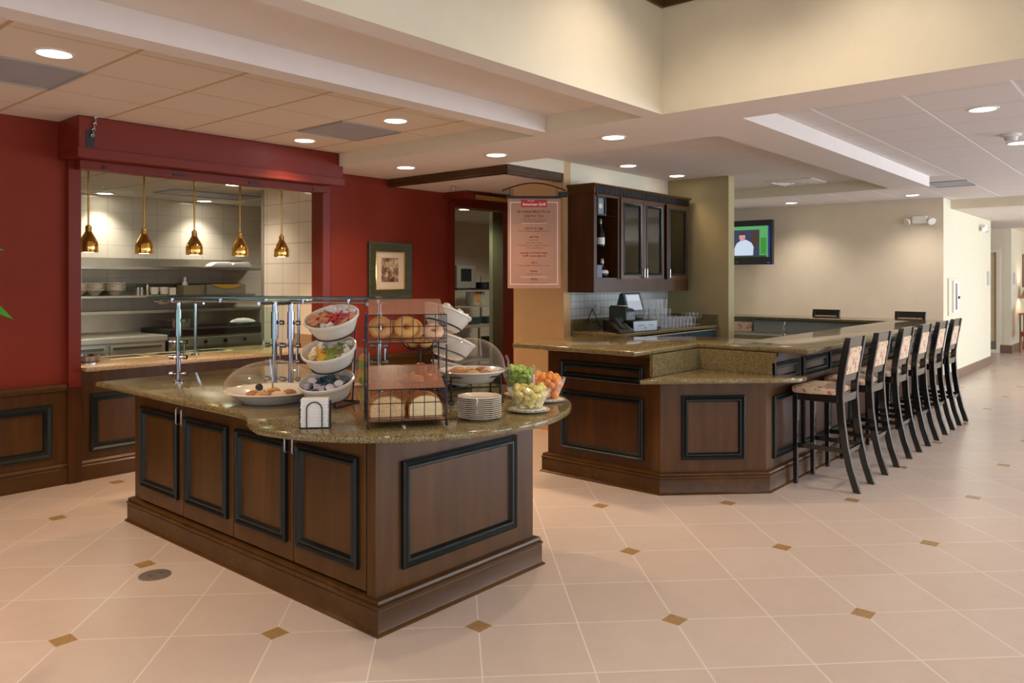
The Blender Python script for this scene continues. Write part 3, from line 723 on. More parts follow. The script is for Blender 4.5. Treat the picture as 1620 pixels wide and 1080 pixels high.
    # till
    t = thing('cash_register', 'dark green touch-screen cash register on the back counter', 'cash register', (7.0,4.385,cz+.001), math.radians(-6))
    g = G(); g.box(-.2,.2,-.2,.2,0,.11); g.build('cash_drawer', M['blackp'], t, smooth=False, bev=.004)
    g = G(); g.box(-.198,.198,-.206,-.2,.006,.104); d = g.build('drawer_front', plain('drawer_silver','#8b8f92',.4,.6), t, smooth=False)
    g = G(); g.box(-.12,-.02,-.209,-.206,.06,.066); g.box(.05,.13,-.209,-.206,.06,.066); g.at(0,-.207,.035,rx=PI/2).lathe([(.008,0),(.006,.004)], 10); g.build('slot', M['blackp'], d, smooth=False)
    g = G(); g.at(.12,0.02,.11).lathe([(.07,0),(.08,.015),(.035,.02),(.035,.08)], 18); g.build('stand', M['greenp'], t)
    g = G(); a = math.radians(18); g.at(.09,.0,.15,rx=-a)
    g.rings([[(-.14,-.02,0),(.14,-.02,0),(.14,.1,.03),(-.14,.1,.03)], [(-.15,-.03,.03),(.15,-.03,.03),(.15,.12,.1),(-.15,.12,.1)], [(-.15,-.03,.25),(.15,-.03,.25),(.13,.03,.25),(-.13,.03,.25)]]); m = g.build('monitor', M['greenp'], t, bev=.006)
    g = G(); g.at(.09,.0,.15,rx=-a).box(-.115,.115,-.0335,-.03,.055,.225); s = g.build('screen', emit('till_screen','#c9d2e0',.75), m, smooth=False)
    g = G(); g.at(.09,.0,.15,rx=-a).box(-.1,.1,-.0345,-.0335,.155,.215); g.build('screen_panel', emit('till_panel','#e4e8f2',.8), m, smooth=False)
    pr = thing('receipt_printer', 'dark green receipt printer with a paper slip, left of the till screen', 'printer', (6.90,4.42,cz+.112), math.radians(-12))
    g = G(); g.rings([[(-.07,-.13,0),(.07,-.13,0),(.07,.12,0),(-.07,.12,0)], [(-.07,-.13,.09),(.07,-.13,.09),(.07,.12,.13),(-.07,.12,.13)], [(-.06,-.11,.12),(.06,-.11,.12),(.06,.1,.15),(-.06,.1,.15)]]); g.build('housing', M['greenp'], pr, bev=.006)
    g = G(); g.box(-.035,.035,-.06,.03,.145,.15); g.build('paper_slip', M['paper'], pr, smooth=False)
    # telephone
    ph = thing('desk_telephone', 'black desk telephone standing on the left end of the back counter', 'telephone', (6.66,4.27,cz+.001), FACE+.5)
    g = G(); g.rings([[(-.1,-.09,0),(.1,-.09,0),(.1,.1,0),(-.1,.1,0)], [(-.1,-.09,.02),(.1,-.09,.02),(.1,.1,.11),(-.1,.1,.11)]]); b = g.build('base', M['blackp'], ph, smooth=False, bev=.006)
    g = G(); g.at(-.075,-.01,.085,rx=.44); g.rings([[(x-.022,y,z) for x, y, z in ((0,-.11,0),(.044,-.11,0),(.044,-.11,.03),(0,-.11,.03))], [(x-.022,y,z) for x, y, z in ((0,-.05,.015),(.044,-.05,.015),(.044,-.05,.045),(0,-.05,.045))], [(x-.022,y,z) for x, y, z in ((0,.05,.015),(.044,.05,.015),(.044,.05,.045),(0,.05,.045))], [(x-.022,y,z) for x, y, z in ((0,.11,0),(.044,.11,0),(.044,.11,.03),(0,.11,.03))]]); g.build('handset', M['blackp'], ph, bev=.008)
    for i in range(4):
        for j in range(3):
            g = G(); g.at(-.01+j*.03,-.055+i*.026,.038+i*.0123,rx=.44).box(-.009,.009,-.007,.007,0,.006); g.build('key', M['greenp'], b, smooth=False)
    g = G(); g.at(.03,.07,.098,rx=1.0).box(-.05,.05,0,.05,0,.008); g.build('display', M['greenp'], b, smooth=False)
    g = G(); g.tube([(6.80,4.80,1.12),(6.84,4.78,1.2),(6.90,4.79,1.27),(6.95,4.79,1.2),(7.0,4.78,1.12),(7.04,4.77,1.06)], .005, 6); tag(g.build('power_cable', M['blackp']), 'black cable looping against the tiled wall behind the till', 'cable')
    o = thing('wall_outlet', 'white power socket on the tiled wall behind the till', 'socket', (7.05,4.826,1.27))
    g = G(); g.box(-.035,.035,-.006,0,-.055,.055); g.build('plate', M['trimw'], o, smooth=False, bev=.002)
    for z in (-.022,.022):
        g = G(); g.box(-.014,.014,-.009,-.006,z-.012,z+.012); g.build('outlet', M['cchina'], o, smooth=False)
    # glassware
    g = G(); g.lathe([(.026,0),(.03,.003),(.036,.1),(.036,.105),(.033,.105),(.028,.006)], 14, True, True); tg = g.build('bar_tumbler', M['drink'])
    tag(tg, 'upturned clear tumbler in the rows of glasses at the back counter', 'glass', 'tumblers on the back counter')
    first = True
    def put(x, y, z):
        nonlocal first
        if first: tg.location = (x,y,z); first = False
        else: dup(tg, (x,y,z))
    for i in range(11):
        for j in range(4):
            x, y = 7.38+.083*i, 4.27+.085*j+.02
            put(x, y, cz+.001)
            if i < 4: put(x, y, cz+.108)
            if i < 2 and j < 2: pass
    for i in range(3):
        for j in range(3): put(7.38+.083*i, 4.27+.085*j+.02, cz+.215)
    g = G(); g.lathe([(.03,0),(.03,.002),(.004,.006),(.004,.06),(.022,.075),(.034,.1),(.03,.14)], 14, True, False); wg = g.build('goblet', M['drink'])
    tag(wg, 'stemmed glass at the right end of the back counter', 'glass', 'stemmed glasses on the back counter')
    fst = True
    for i in range(3):
        for j in range(2):
            p = (8.33+.085*i, 4.36+.1*j, cz+.001)
            if fst: wg.location = p; fst = False
            else: dup(wg, p)
    g = G(); g.box(0,.07,0,.05,0,.035); tag(g.build('napkin_caddy', M['blackp'], None, (7.26,4.2,cz+.001), smooth=False), 'small black caddy beside the till drawer on the back counter', 'caddy')
    # things behind the long bar
    t = thing('bar_faucet', 'chrome gooseneck tap behind the long bar top', 'tap', (9.95,3.9,.86))
    g = G(); g.tube([(0,0,0),(0,0,.12),(.01,0,.15),(.04,0,.165),(.08,0,.15),(.09,0,.12)], .012, 10); g.build('spout', M['chrome'], t)
    g = G(); g.lathe([(.03,0),(.025,.02),(.02,.03)], 16); g.build('base', M['chrome'], t)
    g = G(); g.box(9.75,10.38,2.66,5.6,.78,.86); tag(g.build('bar_sink_unit', M['steel'], smooth=False), 'stainless underbar sink unit against the far leg of the bar', 'sink')

# ------------------------------------------------------------------ signs, pictures, television
def text(body, size, loc, m, parent, name='lettering', rot=(PI/2,0,0), align='CENTER', bold=0):
    c = bpy.data.curves.new(name, 'FONT'); c.body = body; c.size = size; c.align_x = align; c.align_y = 'CENTER'; c.extrude = .0005; c.offset = bold; c.fill_mode = 'FRONT'
    c.materials.append(m)
    tmp = bpy.data.objects.new('tmp', c); COL.objects.link(tmp); dg = bpy.context.evaluated_depsgraph_get(); dg.update()
    me = bpy.data.meshes.new_from_object(tmp.evaluated_get(dg)); bpy.data.objects.remove(tmp); bpy.data.curves.remove(c)
    o = bpy.data.objects.new(name, me); COL.objects.link(o); o.parent = parent; o.location = loc; o.rotation_euler = rot
    return o
def signs():
    # hanging menu banner, 0.51 x 0.88 m
    t = thing('menu_banner', 'hanging pale menu banner for breakfast under a black arched bracket by the tan wall', 'sign', (5.905-.045,4.70+.053,1.50), FACE)
    bm = plain('banner_cloth', '#a9826e', .7, var=.03)
    g = G(); g.box(-.256,.256,-.003,.003,0,.872); b = g.build('banner_cloth', bm, t, smooth=False)
    g = G(); g.frame((-.232,-.003,.035), (1,0,0), (0,0,1), (0,-1,0), .462, .80, [(0,0),(0,.001),(.006,.001),(.006,0)]); g.build('border_line', plain('border_white','#f2dfd2',.6), b, smooth=False)
    red = plain('logo_red', '#b4222c', .5, var=0); wt = plain('logo_white', '#f6efe8', .5, var=0); br = plain('menu_brown', '#8f4a1e', .6, var=0)
    g = G(); g.box(-.126,.126,-.0045,-.003,.785,.858); lg = g.build('logo_plate', red, t, smooth=False)
    text('American Grill', .0375, (0,-.0052,.812), wt, lg, bold=.0006); text('THE GREAT', .013, (-.03,-.0052,.845), wt, lg)
    rows = [('Breakfast Made Fresh',.037,.742,.001),('Just for You',.037,.702,.001),('prepared to order with your',.019,.668,0),('choice of tasty ingredients',.019,.648,0),
            ('farm fresh eggs',.028,.580,.001),('fried, scrambled, poached or any style',.0195,.553,0),('omelets',.028,.497,.001),('classic ham,',.0195,.466,0),('bacon, ham, sausage,',.0195,.440,0),
            ('mushrooms, green peppers, tomatoes,',.0195,.415,0),('onions, grated cheese',.0195,.390,0),('pancakes, French toast,',.028,.342,.001),('waffles and oatmeal',.028,.314,.001),
            ('sides',.028,.248,.001),('bacon, sausage and breakfast potatoes',.0195,.220,0),('drinks',.028,.165,.001),('coffee, tea and juices',.0195,.138,0),('$9.95',.03,.084,.001),('ask your server about daily specials and family meals',.012,.05,0)]
    for s, sz, z, bd in rows: text(s, sz, (0,-.0036,z), br, b, 'menu_text', bold=bd)
    g = G()
    for z in (.628,.108): g.box(-.125,.125,-.0038,-.003,z-.001,z+.001)
    g.build('rule_line', wt, b, smooth=False)
    g = G(); g.box(-.27,.262,-.012,.012,.868,.893); g.build('rail', M['blackm'], t, smooth=False)
    g = G(); g.tube([(-.31+.62*i/16,0,.945+.075*math.sin(PI*i/16)) for i in range(17)], .006, 8); a = g.build('arched_bar', M['wire'], t)
    g = G()
    for x in (-.235,.22): g.tube([(x,0,.893),(x,0,.975)], .003, 6)
    g.build('hanger', M['wire'], a)
    g = G(); g.box(.235,.325,-.02,.06,.885,.935); g.build('wall_bracket', M['blackm'], t, smooth=False, bev=.003)
    # picture on the red wall
    t = thing('framed_picture', 'sepia photograph in a wide dark green frame on the red wall', 'picture', (5.285,6.578,1.37))
    w, h = .61, .618
    g = G(); g.frame((0,0,0), (1,0,0), (0,0,1), (0,-1,0), w, h, [(0,0),(0,.035),(.012,.045),(.03,.04),(.07,.028),(.095,.022),(.1,.005)]); g.build('frame', wood('frame_green','#2c3220','#5d6045',.35,'x',.2), t, ang=25)
    g = G(); g.frame((.098,-.001,.098), (1,0,0), (0,0,1), (0,-1,0), w-.196, h-.196, [(0,.004),(0,.024),(.008,.026),(.012,.004)]); g.build('gilt_liner', M['brass'], t)
    g = G(); g.box(.1,w-.1,-.012,-.002,.1,h-.1); mt = g.build('mat_board', plain('mat_cream','#d9c4ab',.8,var=0), t, smooth=False)
    k = N('sepia_print'); v = k.coord((1,1,1)); f = k.math('ADD', k.math('MULTIPLY', k.noise(v, 22, 5, .7), .7), k.math('MULTIPLY', k.noise(v, 7, 2), .3))
    k.col(k.ramp(f, [(.4,hx('#3d2816')),(.5,hx('#8a6a48')),(.6,hx('#cdb494'))])); k.rough(.6)
    g = G(); g.box(.185,.425,-.0135,-.012,.185,.45); g.build('print', k.m, mt, smooth=False)
    # television on an arm
    t = thing('wall_television', 'wall-mounted flat television with a bright picture, partly behind the column', 'television', (12.55,5.11,1.83), PI/2)
    # local: x runs along -Y?  (front faces -X)
    t.rotation_euler = (0,0,-PI/2); W, H = 1.2, .745
    g = G(); g.box(-W,0,0,.08,0,H); b = g.build('housing', M['blackp'], t, smooth=False, bev=.008)
    X0, X1, Z0, Z1 = -W+.06, -.055, .125, .645
    g = G(); g.box(X0,X1,-.003,0,Z0,Z1); s = g.build('screen', emit('tv_green','#5fae6a',1.0), t, smooth=False)
    def pan(x0,x1,z0,z1,c,e=.9,d=-.004): g = G(); g.box(x0,x1,d-.001,d,z0,z1); return g.build('screen_image', emit('tv_'+c[1:],c,e), s, smooth=False)
    pan(X0,-.22,Z0+.03,Z1-.06,'#3d4460'); pan(-.2,-.1,Z0+.05,Z1-.2,'#3f9a3a',.9); pan(X0,-.1,Z0,Z0+.03,'#2d4a35'); pan(-.36,-.22,.3,.56,'#53413a',.8,-.0055)
    pan(-.075,X1,Z0,Z1,'#2b2fd0',.8)
    def shape(pts, c, e, d=-.0075):
        g = G(); g.rings([[(x,d-.0015,z) for x, z in pts],[(x,d,z) for x, z in pts]]); return g.build('screen_figure', emit('tv_'+c[1:],c,e), s, smooth=False)
    shape([(-.66,.155),(-.33,.155),(-.32,.3),(-.36,.37),(-.45,.42),(-.53,.42),(-.62,.36),(-.66,.28)], '#d5e6f6', 1.0)
    shape([(-.52+.055*math.cos(a),.47+.07*math.sin(a)) for a in [2*PI*i/14 for i in range(14)]], '#e09aa0', 1.0, -.009)
    shape([(-.52+.06*math.cos(a),.50+.055*math.sin(a)) for a in [PI*i/10 for i in range(11)]], '#5a4238', .7, -.0105)
    shape([(-.82,.16),(-.68,.16),(-.67,.3),(-.74,.36),(-.82,.34)], '#7a2436', .9); shape([(-.78+.045*math.cos(a),.41+.055*math.sin(a)) for a in [2*PI*i/12 for i in range(12)]], '#dba79e', 1.0, -.009)
    text('LG', .028, (-.62,-.0015,.045), M['nickel'], b, 'badge')
    g = G(); g.box(-.09,-.04,-.002,0,.03,.036); g.build('power_light', emit('power_blue','#3040ff',3), b, smooth=False)
    g = G(); g.box(-.75,-.45,.08,.36,.25,.5); g.build('wall_arm', M['blackm'], t, smooth=False)
# ------------------------------------------------------------------ kitchen seen through the hatch
def kitchen():
    # serving counter
    g = G(); g.prism([(2.425,6.44),(4.68,6.44),(4.68,6.70),(4.86,6.79),(4.86,7.3),(1.6,7.3),(1.6,6.71),(2.425,6.71)], .865, .9, .008)
    tag(g.build('serving_counter', M['granitep'], ang=50), 'tan granite counter of the serving hatch below the brass heat lamps', 'worktop')
    g = G(); g.box(4.845,4.862,6.8,7.3,.901,1.0); struct('trim_9', g, M['granitep'])
    labs = ['left','middle','right']
    for i, x in enumerate((2.98,3.39,3.78)):
        w = thing('hot_plate_well', 'dark drop-in food well in the hatch counter, %s of three' % labs[i], 'food well', (x,7.08,.901), 0, 'food wells in the serving counter')
        g = G(); g.frame((-.17,-.13,0), (1,0,0), (0,1,0), (0,0,1), .34, .26, [(0,0),(.002,.004),(.015,.004),(.02,-.0005)]); g.build('rim', M['steel'], w)
        g = G(); g.box(-.152,.152,-.112,.112,0,.002); g.build('plate', plain('well_dark','#3a3226',.15,.6), w, smooth=False)
    w = thing('chafing_pan', 'shallow polished metal pan at the left end of the hatch counter', 'pan', (2.60,6.9,.901))
    g = G(); g.lathe([(.085,0),(.1,.004),(.105,.05),(.112,.055),(.104,.055),(.098,.008)], 26, True, True); g.build('dish', M['chrome'], w)
    g = G(); g.tube([(.1,-.03,.045),(.135,-.02,.05),(.135,.02,.05),(.1,.03,.045)], .006, 6); g.build('handle', M['chrome'], w)
    # heat lamps
    lab = ['leftmost of the five, partly behind the red post','second from the left','middle one of the five','fourth from the left','rightmost, in front of the tiled pier']
    first = None
    for i in range(5):
        x = 2.614+i*.459
        if first is None:
            t = thing('heat_lamp', '', 'heat lamp', (x,6.9,1.812), 0, 'brass heat lamps over the serving hatch'); first = t
            g = G(); g.lathe([(.073,0),(.075,.004),(.074,.07),(.066,.095),(.045,.135),(.028,.165),(.025,.175),(.025,.215),(.012,.228)], 30, False, True); g.build('shade', M['brass'], t)
            g = G(); g.lathe([(.07,.004),(.03,.003)], 24, True, False); g.build('shade_lining', M['cchina'], t)
            g = G(); g.tube([(0,0,.225),(0,0,.786)], .008, 10); g.build('stem', M['brass'], t)
            g = G(); g.lathe([(.04,.0),(.04,.012),(.01,.014)], 20); 
            g.build('bulb', M['bulb'], t)
        else: t = dup(first, (x,6.9,1.812))
        t['label'] = 'bell-shaped brass heat lamp on a rod, ' + lab[i]
        l = bpy.data.lights.new('heat_lamp_bulb','SPOT'); l.energy = 9; l.color = (1,.66,.36); l.spot_size = math.radians(120); l.spot_blend = .7; l.shadow_soft_size = .03
        o = bpy.data.objects.new('heat_lamp_bulb', l); COL.objects.link(o); o.location = (x,6.9,1.79)
    # back wall shelves
    S = M['steel']
    t = thing('wall_shelf', 'upper stainless steel shelf with a splash strip on the kitchen back wall', 'shelf', (3.0,9.5,1.735), 0, 'steel shelves on the kitchen wall')
    g = G(); g.box(0,2.82,0,.34,-.03,0); g.build('board', S, t, smooth=False)
    g = G(); g.box(0,2.72,.335,.345,0,.11); g.build('splash_strip', S, t, smooth=False)
    t = thing('wall_shelf', 'lower stainless steel shelf with stacked bowls on the kitchen back wall', 'shelf', (3.0,9.5,1.39), 0, 'steel shelves on the kitchen wall')
    g = G(); g.box(0,2.72,0,.34,-.025,0); g.build('board', S, t, smooth=False)
    g = G(); g.box(0,2.72,.335,.345,0,.14); g.build('splash_strip', plain('steel_dark','#8a8e78',.35,.8), t, smooth=False)
    g = G(); g.box(3.0,6.0,9.835,9.848,.95,1.20); tag(g.build('mounted_splash_panel', S, smooth=False), 'tall stainless splash panel behind the kitchen work line', 'panel')
    g = G(); g.box(3.0,6.0,9.60,9.834,1.17,1.205); tag(g.build('narrow_shelf', S, smooth=False), 'narrow stainless ledge low on the kitchen back wall', 'shelf')
    # bowls and plates
    def stack(x, z, n, r, name, what, where, grp, prof, step, first=None):
        o0 = first
        for i in range(n):
            lb = what + ', ' + ('bottom' if i == 0 else 'top' if i == n-1 else ['second','third','fourth','fifth'][i-1]+' from the bottom') + ' of the ' + where
            if o0 is None:
                g = G(); g.lathe(prof, 22, True, True); o0 = g.build(name, M['cchina'], None, (x,9.62,z)); tag(o0, lb, 'bowl', grp)
            else: dup(o0, (x,9.62,z+i*step), None, lb)
        return o0
    bp = [(.04,0),(.045,.004),(.07,.035),(.1,.062),(.12,.068),(.12,.072),(.1,.068),(.07,.042),(.04,.010)]
    b = stack(3.53,1.391,5,.1,'soup_bowl','cream soup bowl','leftmost stack','bowls on the lower kitchen shelf',bp,.02)
    stackpos = [(3.705,5,'left full stack on the lower shelf'),(3.94,5,'right full stack on the lower shelf')]
    for x, n, w in stackpos:
        for i in range(n): dup(b, (x,9.62,1.391+i*.02), None, 'cream soup bowl, %s of the %s' % (['bottom','second from the bottom','third from the bottom','fourth from the bottom','top'][i], w))
    g = G(); g.lathe([(.03,0),(.045,.01),(.055,.06),(.058,.068),(.052,.066),(.04,.012)], 20); o = g.build('ramekin', M['cchina'], None, (4.40,9.6,1.391)); tag(o, '', 'bowl', 'small bowls on the lower kitchen shelf')
    o['label'] = 'small white bowl, bottom of the left little stack'
    dup(o, (4.40,9.6,1.421), None, 'small white bowl, top of the left little stack'); dup(o, (4.52,9.6,1.391), None, 'small white bowl, bottom of the right little stack'); dup(o, (4.52,9.6,1.421), None, 'small white bowl, top of the right little stack')
    for x, r, h, l in ((4.20,.022,.10,'squat steel shaker, left of two'),(4.245,.022,.10,'squat steel shaker, right of two'),(4.315,.017,.14,'tall thin steel shaker beside the squat pair')):
        s = thing('steel_shaker', l, 'shaker', (x,9.6,1.391), 0, 'steel shakers on the lower kitchen shelf')
        g = G(); g.lathe([(r,0),(r,h*.8),(r*.9,h*.82)], 16); g.build('body', S, s)
        g = G(); g.lathe([(r*.95,h*.82),(r*.95,h*.95),(r*.5,h)], 16); g.build('cap', M['chrome'], s)
    g = G(); g.box(-.04,.04,-.05,.05,0,.09); tag(g.build('carton', M['cchina'], None, (4.62,9.62,1.391), smooth=False), 'small white carton right of the little bowls on the lower shelf', 'box')
    s = thing('spray_bottle', 'white squeeze bottle with a red mark standing on the lower shelf', 'bottle', (4.80,9.62,1.391))
    g = G(); g.lathe([(.035,0),(.037,.12),(.025,.16),(.014,.17),(.014,.19)], 18); g.build('body', M['cchina'], s)
    g = G(); g.lathe([(.016,.185),(.016,.21),(.006,.225)], 12); g.build('nozzle', M['paper'], s)
    g = G(); g.lathe([(.0375,.06),(.038,.062),(.0365,.11),(.036,.112)], 18, False, False); g.build('mark', plain('red_mark','#7d2a1e',.6), s)
    s = thing('storage_box', 'long grey storage box with a yellow sheet on the lower shelf', 'box', (5.32,9.64,1.391))
    g = G(); g.box(-.27,.27,-.12,.12,0,.125); g.build('box', plain('box_grey','#8f8c78',.6), s, smooth=False, bev=.004)
    g = G(); n = 12
    g.rings([[(-.23+.46*i/n,-.125-.004,.13),(-.23+.46*i/n,-.125-.002,.13-.055*math.sin(PI*i/n)-.004)] for i in range(n+1)], False, False, closed=False); g.build('yellow_sheet', plain('yellow_paper','#d9a93c',.7), s, smooth=False)
    g = G(); g.box(-.14,.14,-.1,.1,0,.12); tag(g.build('cardboard_box', plain('box_tan','#8f7f60',.7), None, (4.90,9.66,1.391), smooth=False, bev=.004), 'brown grey box between the squeeze bottle and the long box', 'box')
    g = G(); tw = plain('towel_white','#e4e0d6',.9)
    g.rings([[(-.15,-.1,0),(.15,-.1,0),(.15,.1,0),(-.15,.1,0)], [(-.15,-.1,.03),(.15,-.1,.03),(.15,.1,.03),(-.15,.1,.03)], [(-.08,-.08,.075),(.12,-.08,.08),(.12,.08,.08),(-.08,.08,.075)]]); o = tag(g.build('takeout_box', tw, None, (5.27,9.63,1.736), bev=.012), 'white foam takeout boxes on the upper shelf, left one', 'box', 'foam boxes on the upper shelf'); dup(o, (5.54,9.63,1.736), None, 'white foam takeout box on the upper shelf, right one near the corner')
    g = G(); g.box(-.45,.3,-.12,.12,0,.006); tag(g.build('sheet_tray', M['nickel'], None, (4.6,9.62,1.736), smooth=False), 'thin bright baking tray lying on the upper shelf', 'tray')
    # cooking line
    t = thing('work_table', 'stainless refrigerated work table with drawers along the kitchen back wall', 'counter', (3.0,9.1,0))
    g = G(); g.box(0,1.30,0.0,.72,.1,.86); g.box(.03,1.27,.06,.7,0,.1); g.build('body', S, t, smooth=False)
    g = G(); g.box(-.0,1.32,-.03,.72,.86,.93); g.build('top', S, t, smooth=False, bev=.008)
    for x0 in (.02,.67):
        for z0, z1 in ((.62,.84),(.36,.60),(.12,.34)):
            g = G(); g.box(x0,x0+.60,-.02,0,z0,z1); d = g.build('drawer', S, t, smooth=False, bev=.003)
            g = G(); g.box(x0+.03,x0+.57,-.045,-.02,z1-.05,z1-.02); g.build('handle', M['steeld'], d, smooth=False)
    t = thing('griddle_range', 'black-topped stainless griddle range at the right of the kitchen line', 'cooker', (4.34,9.05,0))
    g = G(); g.box(0,1.62,0.04,.78,0,.9); g.build('body', S, t, smooth=False)
    g = G(); g.box(0,1.62,.02,.78,.9,.985); g.build('griddle_top', M['blackm'], t, smooth=False, bev=.01)
    g = G(); g.box(0,1.62,-.04,0,.78,.88); g.build('control_panel', S, t, smooth=False, bev=.004)
    for i in range(6):
        g = G(); g.at(.15+.26*i,-.04,.83,rx=PI/2).lathe([(.022,0),(.02,.025)], 14); g.build('knob', M['blackp'], t)
    for i in range(2):
        g = G(); g.box(.05+.8*i,.77+.8*i,-.025,0,.15,.72); d = g.build('oven_door', S, t, smooth=False, bev=.004)
        g = G(); g.tube([(.12+.8*i,-.025,.68),(.12+.8*i,-.06,.68),(.70+.8*i,-.06,.68),(.70+.8*i,-.025,.68)], .01, 8); g.build('handle', M['chrome'], d)
    g = G()
    n = 10
    for j in range(1): g.blob(.17,.1,.05,14,6,.12)
    tag(g.build('folded_towel', tw, None, (5.42,9.3,1.03)), 'crumpled white towel lying on the griddle range', 'towel')
    s = thing('sauce_pot', 'steel pot standing on the left of the griddle range', 'pot', (4.62,9.35,.986))
    g = G(); g.lathe([(.1,0),(.105,.01),(.105,.1),(.11,.105),(.1,.1),(.095,.01)], 22); g.build('body', S, s)
    g = G(); g.tube([(-.1,0,.08),(-.22,-.02,.1),(-.3,-.03,.105)], .008, 6); g.build('handle', M['blackm'], s)
    # glass guard on the serving counter
    t = thing('hatch_sneeze_guard', 'chrome and glass guard standing on the serving hatch counter', 'sneeze guard', (3.48,6.78,.9))
    for x in (0,1.09):
        g = G(); g.tube([(x,0,0),(x,0,.47)], .014, 12); p = g.build('post', M['chrome'], t)
        g = G(); g.at(x,0,0).lathe([(.04,0),(.035,.012),(.016,.016)], 18); g.build('base_flange', M['chrome'], p)
    g = G(); g.box(-.26,1.15,-.17,.17,.482,.490); g.build('glass_top', M['gglass'], t, smooth=False)
    g = G()
    for x in (0,1.09): g.tube([(x,-.15,.47),(x,.15,.47)], .008, 8)
    g.build('arm', M['chrome'], t)
    # beyond the doorway
    g = G(); g.box(8.36,8.95,7.55,7.62,0,2.595); tag(g.build('steel_cabinet', plain('steel_green','#7d8463',.4,.25), smooth=False, bev=.004), 'tall olive steel cabinet end seen at the right of the kitchen doorway', 'cabinet')
    t = thing('prep_table', 'stainless table on legs seen through the kitchen doorway', 'table', (8.9,8.85,0))
    g = G(); g.box(0,1.3,0,.7,.78,.83); g.build('top', S, t, smooth=False)
    g = G(); g.box(.05,1.25,.05,.65,.2,.225); g.build('undershelf', S, t, smooth=False)
    for x in (.04,1.26):
        for y in (.04,.66):
            g = G(); g.tube([(x,y,0),(x,y,.78)], .02, 10); g.build('leg', S, t)
    t = thing('over_shelf', 'steel shelf rack above the table seen through the kitchen doorway', 'shelf', (8.9,9.15,.83))
    g = G(); g.box(0,1.3,0,.4,.27,.295); g.build('board', S, t, smooth=False)
    g = G(); g.box(0,1.3,0,.4,.545,.57); g.build('board', S, t, smooth=False)
    for x in (.03,1.27): g = G(); g.box(x-.015,x+.015,.3,.33,0,.8); g.build('upright', S, t, smooth=False)
    t = thing('drink_dispenser', 'clear drink dispenser with an orange label seen through the kitchen doorway', 'dispenser', (9.85,9.3,1.126))
    g = G(); g.box(-.13,.13,-.1,.12,0,.27); g.build('tank', acrylic('dispenser_tank','#b3b39a',.45), t, smooth=False, bev=.01)
    g = G(); g.box(-.135,.135,-.105,.125,.27,.295); g.build('lid', M['blackp'], t, smooth=False)
    g = G(); g.box(-.11,.0,-.106,-.1,.06,.24); g.build('label', plain('orange_label','#a8713c',.5,var=.5,vs=30), t, smooth=False)
    t = thing('coffee_brewer', 'black coffee brewer on the steel rack seen through the kitchen doorway', 'coffee machine', (10.02,9.28,1.402))
    g = G(); g.box(-.12,.12,-.1,.15,0,.13); g.build('housing', M['blackp'], t, smooth=False, bev=.01)
    g = G()
    for x in (-.05,.05): g.at(x,-.1,.07,rx=PI/2).lathe([(.02,0),(.016,.01)], 12)
    g.build('dial', M['greenp'], t)
    t = thing('microwave_oven', 'pale boxy oven on a dark base seen at the left of the kitchen doorway', 'oven', (9.62,9.28,1.402))
    g = G(); g.box(-.25,.22,0,.33,-.0,.42); g.build('housing', plain('grey_case','#6c6b5e',.5), t, smooth=False, bev=.006)
    g = G(); g.box(-.15,.1,-.006,0,.15,.36); g.build('door', M['blackp'], t, smooth=False)
    g = G(); g.box(-.25,.22,-.01,.33,.001,.03); g.build('dark_base', M['blackp'], t, smooth=False)
    t = thing('waste_bin', 'dark bin under the table seen through the kitchen doorway', 'bin', (10.0,9.1,.226))
    g = G(); g.lathe([(.13,0),(.16,.35),(.165,.36),(.15,.35)], 20); g.build('bin_body', plain('bin_brown','#33221a',.5), t)
    for x, l in ((9.45,'small grey tray on the prep table, left one'),(9.85,'small grey tray on the prep table, right one')):
        g = G(); g.rings([[(-.12,-.08,0),(.12,-.08,0),(.12,.08,0),(-.12,.08,0)],[(-.14,-.1,.12),(.14,-.1,.12),(.14,.1,.12),(-.14,.1,.12)]]); tag(g.build('plastic_tray', M['greenp'], None, (x,9.0,.831), bev=.006), l, 'tray')
